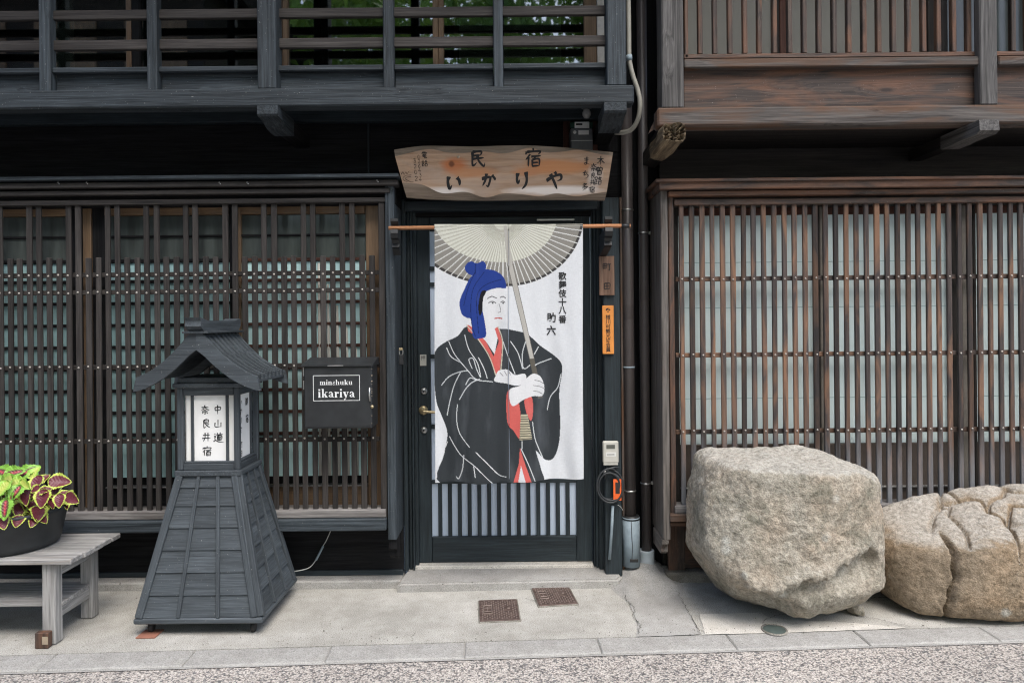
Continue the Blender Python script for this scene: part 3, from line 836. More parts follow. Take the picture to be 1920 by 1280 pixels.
for (a, b, th) in posts:
    d_ = 3.49 if th else 3.515
    box('post', X(a, 80, d_), X(b, 80, d_), d_, d_ + (.10 if th else .055), zbt + .0005, ZT, 'beam_black', bal, .005)
edges = [XL] + [v_ for (a, b, th) in posts for v_ in (X(a, 140, 3.515), X(b, 140, 3.515))]
for i in range(0, len(edges) - 1, 2):
    if edges[i + 1] - edges[i] < .1: continue
    x0, x1 = edges[i] + (.0 if i == 0 else .001), edges[i + 1] - .001
    box('panel', x0, x1, 3.565, 3.585, zbt + .0, Z(131, 3.565, 590), 'beam_black', bal, .003)
    box('panel_rail', x0, x1, 3.53, 3.59, Z(132.5, 3.53, 590), Z(122, 3.53, 590), 'beam_black', bal, .005)
    xm = (x0 + x1) / 2; hw = (x1 - x0) * .31
    box('drain_slot', xm - hw, xm + hw, 3.561, 3.566, zbt + .001, zbt + .012, 'void_black', bal, .0005)
for (a, b) in ((482, 521), (1133, 1175)):
    zt_ = Z(199.5, BD - .02, 590)
    prism('bracket', [(3.455, zt_), (3.455, zt_ - .043), (3.465, zt_ - .053), (3.53, zt_ - .06), (3.58, zt_ - .078), (3.64, zt_ - .088), (3.71, zt_ - .088), (3.71, zt_)], 'x', X(a, 210, 3.455), X(b, 210, 3.455), 'beam_black', bal)
    box('bracket_tail', X(a, 210, 3.455) + .01, X(b, 210, 3.455) - .01, 3.71, 4.03, zt_ - .07, zt_, 'void_black', bal, .003)  # rear of the arm coloured black, its fade into shade
# upper windows, set back behind the railing
UW = 4.03
def uz(py): return Z(py, UW, 590)
zf = 2.76
wtop = ZT
def upwin(a, b, m_inner=None):
    w_ = box('upper_window', X(a, 60, UW), X(b, 60, UW), UW + .012, UW + .018, zf, wtop, 'window_glass', inn, .0005)
    box('sill_rail', X(a, 60, UW), X(b, 60, UW), UW, UW + .04, zf - .002, zf + .045, 'void_black', w_, .003)
    return w_
for (a, b) in ((-250, 237), (247.5, 520), (540.5, 811), (832.5, 1094)):
    upwin(a, b)
for (a, b, m_) in ((237.5, 247, 'bronze'), (248, 262, 'void_black'), (520.5, 530, 'bronze'), (531, 540, 'bronze'), (811.5, 822, 'bronze'), (822.5, 832, 'bronze'), (1094.5, 1118, 'bronze'), (1119, 1137, 'plaster_white')):
    box('window_post', X(a, 60, UW), X(b, 60, UW), UW - .01, UW + .045, zf - .005, wtop, m_, inn, .003)
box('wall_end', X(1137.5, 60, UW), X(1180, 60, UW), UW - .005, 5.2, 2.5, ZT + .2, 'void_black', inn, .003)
# dim room behind the panes
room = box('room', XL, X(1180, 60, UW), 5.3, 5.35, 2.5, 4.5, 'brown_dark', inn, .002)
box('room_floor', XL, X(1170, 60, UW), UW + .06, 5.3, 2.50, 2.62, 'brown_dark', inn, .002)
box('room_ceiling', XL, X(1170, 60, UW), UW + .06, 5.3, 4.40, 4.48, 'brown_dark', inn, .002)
box('paper_screen', X(860, 60, 4.25), X(1052, 60, 4.25), 4.25, 4.27, 2.63, 4.3, 'shoji', inn, .003)
box('screen_rail', X(858, 60, 4.24), X(1054, 60, 4.24), 4.235, 4.25, Z(88, 4.24, 950), Z(58, 4.24, 950), 'slat_black', inn, .003)
box('screen_post', X(851, 60, 4.24), X(857.5, 60, 4.24), 4.235, 4.27, 2.63, 4.3, 'bronze', inn, .003)
box('paper_screen', X(100, 60, 4.6), X(136, 60, 4.6), 4.6, 4.62, 2.63, 4.3, 'shoji', inn, .003)
box('cupboard', X(150, 60, 4.7), X(238, 60, 4.7), 4.7, 4.9, 2.63, Z(28, 4.7, 200), 'bronze', inn, .003)
# roof over the balcony, out of frame above
rf = prism('roof', [(2.75, 4.55), (2.75, 4.63), (5.4, 5.55), (5.4, 5.45)], 'x', XL, X(1190, 0, 3.5), 'void_black', inn)
box('upper_band', XL, X(1180, 60, UW), UW - .006, UW + .05, ZT, 5.0, 'void_black', inn, .003)
box('tie_beam', XL, X(1180, 60, 3.5), 3.46, 3.58, ZT, ZT + .16, 'beam_black', inn, .004)
box('end_wall', XL - .06, XL - .001, 3.7, 5.4, 0, 5.2, 'void_black', inn, .004)

# ------------------------------------------------------------------ the brown house (right)
house = thing('brown_house', 'brown weathered timber house with slatted bay behind the boulders', 'building', (2.2, 4.05, 0))
XR = 5.0
C0 = 3.76
def hz(py, d, px=1560): return Z(py, d, px)
hcor = box('cornice', X(1243, 340, 3.80), XR, 3.80, 4.06, hz(383, 3.77), hz(329, 3.77), 'brown_dark', house)
for (a, b, d, xx) in ((332, 338, 3.69, 1230), (338.7, 352, 3.705, 1236), (355.5, 364.5, 3.735, 1254), (371, 382, 3.765, 1264)):
    box('moulding', X(xx, 345, d), XR, d, 3.81 if xx > 1240 else 4.05, hz(b, d), hz(a, d), 'brown_beam', hcor, .003)
box('corner_board', X(1241, 680, C0), X(1254.5, 680, C0), C0, 4.06, Z(1012, C0, 1248), Z(353, 3.77, 1248), 'board_grey', house, .004)
cf = prism('board_foot', [(C0 + .003, Z(1012, C0, 1248)), (C0 + .003, Z(1020, C0, 1248)), (C0 + .03, Z(1023, C0, 1248)), (C0 + .025, Z(1036, C0, 1248)), (C0 + .05, Z(1042, C0, 1248)), (4.0, Z(1042, C0, 1248)), (4.0, Z(1012, C0, 1248))], 'x', X(1241.5, 1000, C0), X(1254, 1000, C0), 'board_grey', house)
hl = box('lattice', X(1255.5, 680, 3.775), X(1265.5, 680, 3.775), 3.772, 3.86, Z(964, 3.775, 1260), Z(370, 3.775, 1260), 'brown_beam', house, .003)
box('sill', X(1266, 955, 3.76), XR, 3.76, 3.98, hz(962.5, 3.76, 1300), hz(948, 3.76, 1300), 'sill_wood', house, .004)
box('sill_beam', X(1257, 970, 3.745), XR, 3.742, 3.98, hz(978, 3.742, 1300), hz(964, 3.742, 1300), 'brown_weathered', house, .004)
box('sill_beam', X(1257, 983, 3.76), XR, 3.765, 3.98, hz(986, 3.765, 1300), hz(979, 3.765, 1300), 'brown_weathered', house, .003)
box('kick_board', X(1252, 1010, 3.99), XR, 3.985, 4.01, .06, hz(984, 3.99, 1300), 'brown_beam', house, .003)
box('kick_post', X(1253, 1010, 3.97), X(1284, 1010, 3.97), 3.965, 3.984, .05, hz(985, 3.97, 1270), 'brown_beam', house, .003)
box('base_stone', X(1248, 1040, 3.93), XR, 3.92, 4.06, -.02, .055, 'concrete_dirty', house, .012)
zt, zb = hz(381.5, 3.78), hz(948.5, 3.76, 1300)
V, Fc = [], []
for i in range(56):
    cx = X(1279.6 + 19.32 * i, 620, 3.78)
    if cx > XR: break
    box('slat', cx - .0138, cx + .0138, 3.78, 3.796, zb, zt, 'brown_slat', hl, .003, .0018).scale.x = random.uniform(.9, 1.06)
    for r_ in (521, 663, 806):
        add_stud(Vector((cx + random.uniform(-.002, .002), 3.7785, hz(r_, 3.78) + random.uniform(-.004, .004))), .0056, V, Fc)
stuff(new('rivet', fix_normals(mk('rivet', V, Fc, M['stud'])), hl))
for r_ in (521, 663, 806):
    box('rail', X(1266, r_, 3.815), XR, 3.798, 3.812, hz(r_ + 4.4, 3.815), hz(r_ - 4.4, 3.815), 'brown_slat', hl, .003)
HW = 3.865
def hwin(a, b):
    w_ = box('window', X(a, 640, HW), X(b, 640, HW), HW + .03, HW + .045, hz(948, HW), hz(376, HW), 'brown_dark', house, .002)
    x0, x1 = X(a, 640, HW), X(b, 640, HW)
    box('pane', x0, x1, HW + .01, HW + .018, hz(831, HW), hz(401, HW), 'pane_pale', w_, .001)
    box('header', x0, x1, HW - .005, HW + .03, hz(402, HW), hz(388, HW), 'copper_brown', w_, .003)
    for y_ in (490, 575, 745):
        box('fold_line', x0, x1, HW + .008, HW + .0115, hz(y_ + .5, HW), hz(y_ - .5, HW), 'pane_teal', w_, .0005)
    box('bottom_panel', x0, x1, HW, HW + .03, hz(948, HW), hz(831.5, HW), 'pane_brown', w_, .003)
    box('track', x0, x1, HW - .02, HW + .02, hz(913, HW), hz(910, HW), 'steel', w_, .001)
hwin(1273, 1527); hwin(1551, 1777); hwin(1829, 2120)
for (a, b, m_) in ((1255, 1262, 'post_taupe'), (1262.5, 1272.5, 'brown_dark'), (1527.5, 1536, 'brown_dark'), (1536.5, 1550.5, 'post_taupe'), (1777.5, 1801, 'brown_dark'), (1801.5, 1822, 'post_taupe'), (1822.5, 1828.5, 'brown_dark')):
    box('window_post', X(a, 640, HW), X(b, 640, HW), HW - .015, HW + .04, hz(948, HW), hz(383, HW), m_, house, .003)
box('wall', X(1236, 300, 4.06), XR, 4.06, 4.12, 0, 2.9, 'brown_dark', house, .002)
# upper storey, jettied out
J0 = 3.50
def jz(py, d=J0): return Z(py, d, 1560)
jet = box('jetty', X(1240, 215, J0) + .05, XR, J0 + .08, 4.06, jz(232) + .015, jz(205), 'brown_dark', house, .002)
jet['label'] = 'weathered jettied upper floor with upright bars'
box('beam', X(1233, 215, J0), XR, J0, J0 + .10, jz(234), jz(198.5), 'brown_weathered', jet, .009)
box('panel', X(1282, 160, 3.56), XR, 3.56, 3.585, jz(199), Z(129, 3.56, 1560), 'brown_beam', jet, .003)
box('handrail', X(1283, 115, 3.515), X(1837, 115, 3.515), 3.515, 3.59, Z(124.5, 3.515, 1560), Z(108, 3.515, 1560), 'brown_weathered', jet, .005)
box('handrail', X(1873, 115, 3.515), XR, 3.515, 3.59, Z(124.5, 3.515, 1560), Z(108, 3.515, 1560), 'brown_weathered', jet, .005)
box('bar_rail', X(1283, 102, 3.54), XR, 3.545, 3.60, Z(107, 3.54, 1560), Z(98.5, 3.54, 1560), 'brown_beam', jet, .003)
box('corner_post', X(1241, 100, 3.505), X(1282, 100, 3.505), 3.505, 3.63, jz(199), 4.4, 'post_grey', jet, .006)
box('inner_post', X(1283, 50, 3.55), X(1290, 50, 3.55), 3.545, 3.62, jz(100), 4.4, 'brown_beam', jet, .004)
box('post', X(1838, 100, 3.503), X(1871, 100, 3.503), 3.503, 3.555, jz(199), 4.4, 'post_grey', jet, .006)
for i in range(40):
    c_ = 1313.2 + 28.0 * i
    if 1826 < c_ < 1884: continue
    cx = X(c_, 50, 3.555)
    if cx > XR: break
    box('upright_bar', cx - .0118, cx + .0118, 3.555, 3.585, Z(99, 3.555, 1560), 4.4, 'brown_beam', jet, .003, .0012)
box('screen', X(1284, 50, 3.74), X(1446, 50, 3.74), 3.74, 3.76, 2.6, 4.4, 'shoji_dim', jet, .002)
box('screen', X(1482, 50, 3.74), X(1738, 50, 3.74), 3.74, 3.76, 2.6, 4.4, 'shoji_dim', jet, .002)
box('screen', X(1776, 50, 3.74), XR, 3.74, 3.76, 2.6, 4.4, 'pane_upper', jet, .002)
for (a, b, m_) in ((1447, 1461, 'brown_dark'), (1461.5, 1476, 'copper_brown'), (1476.5, 1481.5, 'brown_dark'), (1738.5, 1775.5, 'brown_dark')):
    box('screen_post', X(a, 50, 3.73), X(b, 50, 3.73), 3.725, 3.77, 2.6, 4.4, m_, jet, .003)
box('back_wall', X(1243, 50, 3.9), XR, 3.9, 3.95, 2.6, 4.6, 'brown_dark', jet, .002)
za = jz(234.5)
prism('bracket', [(3.43, za), (3.425, za - .055), (3.45, za - .068), (3.60, za - .068), (3.64, za - .072), (3.74, za - .072), (3.74, za)], 'x', X(1836, 245, 3.43), X(1873, 245, 3.43), 'post_grey', jet)
box('bracket_tail', X(1836, 245, 3.43) + .01, X(1873, 245, 3.43) - .01, 3.74, 4.06, za - .06, za, 'brown_dark', jet, .003)  # dark rear piece: the arm's fade into shade is put into its colour
# rotten corner bracket: crumbled end grain
bm = bmesh.new()
x0, x1 = X(1240, 250, 3.44), X(1284, 250, 3.44)
bmesh.ops.create_grid(bm, x_segments=1, y_segments=1, size=.5)
bm.clear()
NS, NA = 26, 28
rings = []
for s in range(NS + 1):
    ring = []
    y_ = 3.42 + (3.77 - 3.42) * (s / NS) ** 1.4
    for k_ in range(NA):
        a_ = 2 * math.pi * k_ / NA
        cx_, cz_ = math.cos(a_), math.sin(a_)
        q_ = max(abs(cx_), abs(cz_)) ** .8
        hx_, hz_ = (x1 - x0) / 2 * (1 - .12 * s / NS), .047
        shrink = 1.0 if s > 2 else .94 + .03 * s
        px_, pz_ = (x0 + x1) / 2 + cx_ / q_ * hx_ * shrink, za - .003 - hz_ - .01 * (s / NS) + cz_ / q_ * hz_ * shrink
        nzv = noise.noise((px_ * 22, y_ * 7, pz_ * 22)) * .008 + noise.noise((px_ * 70, y_ * 16, pz_ * 70)) * .004
        px_ += cx_ * nzv; pz_ = min(pz_ + cz_ * nzv, za - .002)
        yy = y_ + (noise.noise((px_ * 60, 3, pz_ * 60)) * .03 if s < 2 else 0)
        ring.append(bm.verts.new((px_, yy, pz_)))
    rings.append(ring)
for s in range(NS):
    for k_ in range(NA):
        k2 = (k_ + 1) % NA
        bm.faces.new([rings[s][k_], rings[s][k2], rings[s + 1][k2], rings[s + 1][k_]])
# crumbled face: concentric rings of ragged fibre
prev = rings[0]
for q in range(1, 6):
    ring = []
    for k_ in range(NA):
        o_ = rings[0][k_].co; c_ = Vector(((x0 + x1) / 2, 3.43, za - .06))
        p_ = o_.lerp(c_, q / 6)
        p_.y += .012 + noise.noise((p_.x * 90, q, p_.z * 90)) * .035
        ring.append(bm.verts.new(p_))
    for k_ in range(NA):
        k2 = (k_ + 1) % NA
        bm.faces.new([prev[k2], prev[k_], ring[k_], ring[k2]])
    prev = ring
bm.faces.new(prev[::-1])
bmesh.ops.recalc_face_normals(bm, faces=bm.faces)
me = bpy.data.meshes.new('rotten_bracket'); bm.to_mesh(me); bm.free(); me.materials.append(M['rotten_wood']['y'])
ctr = Vector(((x0 + x1) / 2, 3.6, za - .06))
me.transform(Matrix.Translation(-ctr))
box('bracket_tail', x0 + .015, x1 - .015, 3.76, 4.06, za - .085, za - .005, 'brown_dark', jet, .004)  # darker beam behind the stump, coloured so it fades into shade
rb = new('rotten_bracket', me, jet, ctr); rb['label'] = 'rotten crumbling beam end under the corner'
prism('wall_flap', [(X(1216, 240, 3.6), Z(250, 3.6, 1230)), (X(1232, 218, 3.6), Z(216, 3.6, 1230)), (X(1236, 236, 3.6), Z(236, 3.6, 1230))], 'y', 3.6, 3.62, 'brown_weathered', jet)
prism('roof', [(2.75, 4.65), (2.75, 4.73), (5.4, 5.65), (5.4, 5.55)], 'x', X(1215, 0, 3.5), XR, 'brown_dark', house)
box('upper_beam', X(1241, 0, 3.5), XR, 3.5, 3.62, 4.4, 4.56, 'brown_beam', house, .004)
box('end_wall', XR + .001, XR + .06, 3.7, 5.4, 0, 5.2, 'brown_dark', house, .004)
# ------------------------------------------------------------------ wooden name board over the door
SD = 3.74
def spt(zx, zy, lift=0.0):                # zoom coords of the board study -> point on the leaning board face
    p = at(720 + .2708 * zx, 180 + .2708 * zy, SD)
    zc = Z(325, SD, 945)
    return Vector((p.x, SD - .32 * (p.z - zc) - lift, p.z))
def interp(P, s):
    t_ = s * (len(P) - 1); i = min(int(t_), len(P) - 2); f_ = t_ - i
    return (P[i][0] + (P[i + 1][0] - P[i][0]) * f_, P[i][1] + (P[i + 1][1] - P[i][1]) * f_)
def curve_of(P, n=72):
    Q = smooth_path([(p[0], p[1], 0) for p in P], 8)
    L_ = [0]
    for a, b in zip(Q[:-1], Q[1:]): L_.append(L_[-1] + abs(b.x - a.x) + 1e-9)
    out = []
    for k_ in range(n + 1):
        s = L_[-1] * k_ / n
        j = max(0, min(len(Q) - 2, next((i for i in range(len(L_)) if L_[i] >= s), len(L_) - 1) - 1))
        f_ = (s - L_[j]) / (L_[j + 1] - L_[j])
        out.append(Q[j].lerp(Q[j + 1], max(0, min(1, f_))))
    return out
oT = curve_of([(75, 380), (190, 364), (300, 355), (480, 357), (640, 359), (820, 354), (1000, 352), (1180, 361), (1330, 372), (1583, 395)])
iT = curve_of([(83, 428), (200, 402), (320, 381), (440, 402), (560, 406), (680, 395), (840, 408), (1010, 373), (1110, 402), (1240, 396), (1340, 385), (1480, 410), (1577, 424)])
iB = curve_of([(124, 597), (200, 602), (270, 612), (400, 666), (560, 657), (700, 694), (820, 668), (950, 672), (1080, 686), (1200, 666), (1330, 686), (1440, 670), (1548, 656)])
oB = curve_of([(145, 688), (260, 697), (380, 702), (640, 708), (950, 705), (1250, 703), (1540, 705)])
sc0 = spt(830, 530)
sign = thing('name_board', 'live-edged cedar name board with black brush writing above the door', 'signboard', spt(830, 705))
V, Fc, mi = [], [], []
n_ = len(oT)
rows = []
for cu, lift in ((oT, -.045), (oT, -.018), (iT, 0), (None, 0), (None, 0), (None, 0), (iB, 0), (oB, -.018), (oB, -.045)):
    rows.append((cu, lift))
for ri, (cu, lift) in enumerate(rows):
    for k_ in range(n_):
        if cu is None:
            f_ = (ri - 2) / 4
            q = iT[k_].lerp(iB[k_], f_)
        else: q = cu[k_]
        V.append(spt(q.x, q.y, lift) - sc0)
for ri in range(len(rows) - 1):
    for k_ in range(n_ - 1):
        a = ri * n_ + k_
        Fc.append([a, a + n_, a + n_ + 1, a + 1]); mi.append(0 if 2 <= ri <= 5 else 1)
for k_ in range(n_ - 1):
    a, b = k_, (len(rows) - 1) * n_ + k_
    Fc.append([a, a + 1, b + 1, b]); mi.append(1)
Fc.append([r_ * n_ for r_ in range(len(rows))]); mi.append(1)
Fc.append([r_ * n_ + n_ - 1 for r_ in range(len(rows))][::-1]); mi.append(1)
me = mk('board', V, Fc, M['cedar_board']); me.materials.append(M['cedar_edge'])
me.polygons.foreach_set('material_index', mi); fix_normals(me)
board = new('board', me, sign, sc0)
lathe('knot', [(0, -.006), (.006, -.005), (.0085, 0)], 'chip', board, spt(517, 430, .001), 10, 'y')
pxm = SD / F * .2708                       # metres per zoom unit
def sput(u, v, l):
    zc = Z(325, SD, 945)
    return Vector((u, SD - .32 * (v - zc) - l, v))
def uv(zx, zy): p = at(720 + .2708 * zx, 180 + .2708 * zy, SD); return p.x, p.z
its = []
for ch, zx, zy, s, w in (('民', 648, 380, 118, .13), ('宿', 1030, 376, 120, .115), ('い', 482, 535, 112, .20), ('か', 722, 530, 104, .17), ('り', 958, 520, 122, .165), ('や', 1182, 516, 124, .155)):
    u_, v_ = uv(zx, zy); its.append((ch, u_, v_, s * pxm, w))
letters('character', its, sput, 'ink', board)
its = []
for ch, zx, zy, s in (('電', 284, 398, 42), ('話', 284, 450, 44), ('0', 246, 418, 26), ('2', 246, 447, 26), ('6', 247, 476, 26), ('4', 248, 505, 26), ('3', 250, 534, 26), ('4', 251, 564, 26),
                      ('3', 216, 442, 28), ('2', 218, 478, 28), ('0', 220, 515, 28), ('2', 222, 554, 32),
                      ('木', 1497, 422, 62), ('曽', 1490, 490, 60), ('路', 1484, 556, 56), ('奈', 1450, 470, 54), ('良', 1448, 530, 40), ('井', 1446, 574, 40), ('宿', 1444, 620, 44),
                      ('ま', 1400, 428, 56), ('ち', 1396, 516, 56), ('多', 1392, 598, 52)):
    u_, v_ = uv(zx, zy); its.append((ch, u_, v_, s * pxm, .10))
letters('character', its, sput, 'ink', board)
V, Fc = [], []
for j, st in enumerate(([(118, 545), (132, 528), (140, 545), (152, 528), (160, 542), (172, 525), (184, 522)], [(190, 548), (150, 552), (130, 570), (150, 590), (180, 585)], [(186, 560), (158, 562), (146, 574), (162, 582)], [(150, 575), (180, 592), (205, 592)])):
    ribbon([uv(*q) for q in st], .0022, False, V, Fc, sput, .0016 + .0002 * j)
cc_ = sum(V, Vector()) / len(V)
new('hot_spring_mark', mk('hot_spring_mark', [p - cc_ for p in V], Fc, M['ink']), board, cc_)

# ------------------------------------------------------------------ curtain rod, brackets, printed curtain
ND = 3.68
rz = Z(425.5, ND, 950)
rod = tag(tube('curtain_rod', [(X(729, 428, ND), ND, rz), (X(960, 428, ND), ND, rz), (X(1182, 424, ND), ND, rz)], .0105, 'rod_wood', None, 14), 'slim reddish wooden rod carrying the door curtain', 'curtain rod')
tube('tape', [(X(1165, 424, ND), ND, rz), (X(1180, 424, ND), ND, rz)], .0118, 'black_plastic', rod, 12)
for (pa, yb_) in ((740, 3.755), (1141, 3.93)):
    cx = X(pa, 425, ND); w = .02
    br = prism('rod_bracket', [(ND + .045, rz - .11), (yb_, rz - .14), (yb_, rz - .02), (ND + .03, rz - .018), (ND + .022, rz + .03), (ND + .012, rz + .045), (ND - .01, rz + .05), (ND - .012, rz + .035), (ND + .008, rz + .015), (ND + .0115, rz - .004), (ND + .002, rz - .0115), (ND - .016, rz - .010), (ND - .022, rz - .03), (ND - .01, rz - .055), (ND + .02, rz - .062), (ND + .03, rz - .08), (ND + .02, rz - .10)], 'x', cx - w, cx + w, 'iron_black', inn)
# --- print of the curtain, drawn in photo pixels: a robed figure under a paper parasol (plain stand-in)
NX0, NX1, NY0, NY1 = 815.0, 1092.5, 421.0, 905.0
def inpoly(px, py, P):
    ins = np.zeros(px.shape, bool); n = len(P)
    for i in range(n):
        x0, y0 = P[i]; x1, y1 = P[(i + 1) % n]
        if y0 == y1: continue
        c = ((y0 > py) != (y1 > py)) & (px < (x1 - x0) * (py - y0) / (y1 - y0) + x0)
        ins ^= c
    return ins
def near(px, py, P, w):
    d = np.full(px.shape, 1e9)
    for (x0, y0), (x1, y1) in zip(P[:-1], P[1:]):
        L2 = (x1 - x0) ** 2 + (y1 - y0) ** 2 + 1e-9
        t_ = np.clip(((px - x0) * (x1 - x0) + (py - y0) * (y1 - y0)) / L2, 0, 1)
        d = np.minimum(d, np.hypot(px - x0 - t_ * (x1 - x0), py - y0 - t_ * (y1 - y0)))
    return d < w
def sm(P, n=6): return [(p.x, p.y) for p in smooth_path([(a, b, 0) for a, b in P], n)]
def smc(P, n=5):
    q = sm(P + P[:3], n); return q[n:len(P) * n + n]
WHITE, ROBE, RED, BLUE, SKIN = (.62, .635, .65), (.034, .039, .043), (.56, .115, .10), (.020, .045, .22), (.64, .645, .65)
CREAM, TAUPE, DKRIM, LINE, POLE, OLIVE = (.53, .53, .455), (.225, .215, .19), (.055, .052, .05), (.62, .62, .60), (.40, .385, .35), (.46, .42, .30)
def paint(px, py):
    C = np.empty(px.shape + (3,)); C[:] = WHITE
    def put(m, c): C[m] = c
    # parasol
    dx_, dy_ = px - 948.0, py - 405.0
    ro = np.where(dx_ < 0, np.hypot(dx_ / 190, dy_ / 132), np.hypot(dx_ / 146, dy_ / 132))
    di, ei = px - 940.0, py - 405.0
    ri = np.where(di < 0, np.hypot(di / 128, ei / 87), np.hypot(di / 104, ei / 87))
    ang = np.arctan2(py - 414.0, px - 943.0)
    rr = np.hypot(px - 943.0, py - 414.0)
    put(ro < 1, TAUPE); put((ro > .965) & (ro < 1), DKRIM)
    put(ri < 1, CREAM)
    ph = (ang / (math.pi / 46)) % 1.0
    wpx = np.abs(ph - .5) * (math.pi / 46) * rr
    put((wpx < .75) & (ri < 1) & (rr > 18), (.37, .365, .31))
    ph2 = (ang / (math.pi / 46) + .5) % 1.0
    put((np.abs(ph2 - .5) * (math.pi / 46) * rr < .55) & (ri < 1) & (rr > 40), (.62, .62, .55))
    put((np.abs(((ang / (math.pi / 37)) % 1.0) - .5) * (math.pi / 37) * rr < .85) & (ri >= 1) & (ro < 1.02), LINE)
    # robe
    robe = smc([(816, 660), (834, 642), (858, 630), (876, 612), (905, 622), (938, 616), (968, 620), (990, 627), (1014, 648), (1042, 668), (1054, 684), (1053, 706), (1049, 735), (1050, 800), (1046, 838), (1036, 860), (1022, 862), (1008, 848), (1004, 846), (1014, 880), (1016, 903), (960, 906), (826, 906), (832, 850), (838, 812), (828, 780), (818, 752), (814, 700)])
    put(inpoly(px, py, robe), ROBE)
    # neck and collar
    put(inpoly(px, py, [(884, 590), (934, 590), (936, 620), (928, 664), (912, 640), (886, 622)]), SKIN)
    put(inpoly(px, py, [(877, 608), (884, 612), (912, 640), (926, 668), (936, 640), (928, 616), (934, 612), (942, 640), (941, 662), (937, 700), (930, 700), (918, 664), (896, 632), (878, 620)]), RED)
    for L in ([(876, 610), (896, 634), (918, 668), (930, 702)], [(934, 612), (943, 642), (939, 700)]): put(near(px, py, sm(L), 1.0), (.5, .46, .36))
    # plain head with a tied blue kerchief
    face = smc([(898, 540), (922, 534), (944, 545), (949, 572), (946, 596), (934, 612), (916, 614), (900, 602), (892, 576)])
    put(inpoly(px, py, face), SKIN)
    ker = smc([(866, 588), (862, 566), (872, 540), (884, 518), (905, 506), (928, 508), (944, 520), (949, 540), (932, 540), (910, 548), (902, 566), (908, 596), (912, 628), (902, 634), (888, 632), (884, 600), (876, 596)])
    put(inpoly(px, py, ker), BLUE)
    put(inpoly(px, py, smc([(876, 512), (872, 500), (882, 490), (894, 494), (906, 490), (912, 500), (906, 512), (892, 518)])), BLUE)
    for L in ([(890, 512), (878, 540), (870, 572)], [(908, 510), (886, 546), (884, 600), (892, 630)], [(940, 524), (908, 536), (894, 560), (898, 625)], [(892, 496), (891, 514)]): put(near(px, py, sm(L), .6), (.008, .016, .08))
    put(inpoly(px, py, smc([(902, 548), (912, 546), (906, 560), (905, 580), (900, 592), (897, 575)])), (.012, .012, .014))
    for L in ([(914, 560), (922, 556), (931, 559)], [(938, 558), (943, 556), (948, 559)], [(916, 568), (923, 565), (930, 568)], [(939, 567), (943, 565), (947, 567)]): put(near(px, py, sm(L), .75), (.02, .02, .022))
    for cx_ in (924, 943.5): put(np.hypot(px - cx_, py - 568.2) < 1.6, (.02, .02, .022))
    put(near(px, py, sm([(936, 570), (939, 583), (934, 586)]), .5), (.12, .12, .12))
    put(near(px, py, sm([(928, 597), (934, 596), (941, 597)]), 1.1), (.40, .06, .05))
    # shaft of the parasol
    put(inpoly(px, py, [(944, 424), (950, 423), (961, 495), (1002, 672), (994, 674), (952, 495)]), POLE)
    for L in ([(951, 495), (994, 674)], [(961, 495), (1002, 672)]): put(near(px, py, L, .5), (.12, .11, .10))
    put(inpoly(px, py, [(993, 672), (1002, 671), (1018, 745), (1009, 747)]), (.10, .092, .075))
    # sleeves, sash, linings
    put(inpoly(px, py, smc([(958, 728), (950, 740), (951, 790), (962, 806), (974, 822), (977, 800), (974, 760), (966, 730)])), RED)
    put(inpoly(px, py, smc([(984, 748), (997, 744), (999, 772), (995, 788), (988, 776), (984, 760)])), RED)
    ob = inpoly(px, py, [(976, 776), (989, 776), (997, 822), (973, 824)])
    put(ob, (.075, .07, .055)); put(ob & (((py - 776) / 4.6) % 1 < .62), OLIVE)
    put(inpoly(px, py, [(974, 838), (984, 870), (996, 903), (962, 903), (972, 868)]), RED)
    put(inpoly(px, py, [(976, 872), (985, 903), (971, 903)]), WHITE)
    # one hand round the handle, forearm across
    put(inpoly(px, py, smc([(955, 745), (957, 728), (975, 722), (988, 708), (1000, 700), (1012, 704), (1019, 716), (1021, 730), (1016, 742), (1000, 742), (982, 748), (962, 760)])), SKIN)
    put(inpoly(px, py, smc([(930, 704), (936, 694), (952, 692), (966, 702), (984, 700), (986, 712), (972, 722), (950, 718), (928, 714)])), SKIN)
    for L in ([(1002, 712), (1012, 714), (1019, 718)], [(1000, 722), (1012, 724), (1021, 728)], [(1000, 732), (1010, 734), (1017, 738)], [(938, 698), (944, 704)], [(946, 695), (951, 703)], [(954, 695), (958, 702)]): put(near(px, py, L, .6), (.16, .16, .16))
    # white fold lines on the robe
    for L in ([(842, 640), (852, 662), (866, 680), (878, 694), (888, 706), (898, 712), (915, 714), (924, 715)], [(838, 652), (846, 668), (862, 678)], [(872, 628), (880, 655), (896, 680), (902, 706)],
              [(886, 690), (880, 674), (888, 672), (894, 690), (901, 706)], [(898, 670), (908, 690), (914, 708)], [(828, 722), (842, 706), (862, 697), (878, 694)], [(864, 698), (852, 722), (844, 750), (838, 778)],
              [(874, 720), (882, 708), (894, 712)], [(862, 748), (874, 728), (886, 716), (900, 710)], [(858, 758), (856, 785), (862, 812), (880, 836)], [(842, 818), (862, 850), (888, 870), (910, 892), (924, 905)],
              [(892, 846), (914, 868), (934, 888), (948, 892)], [(869, 852), (867, 876), (860, 896), (855, 893)], [(888, 872), (891, 892)], [(838, 828), (834, 838)], [(944, 640), (952, 664), (966, 700)],
              [(958, 640), (972, 662), (980, 690)], [(986, 640), (980, 662), (982, 690), (994, 684)], [(1010, 650), (1002, 664)], [(1034, 672), (1012, 680), (1004, 684)], [(1052, 702), (1046, 726), (1032, 744), (1026, 768)], [(998, 790), (1002, 820), (1010, 842), (1017, 858)],
              [(978, 826), (978, 840)], [(976, 840), (990, 870), (1004, 905)]):
        put(near(px, py, sm(L), .8), (.56, .58, .59))
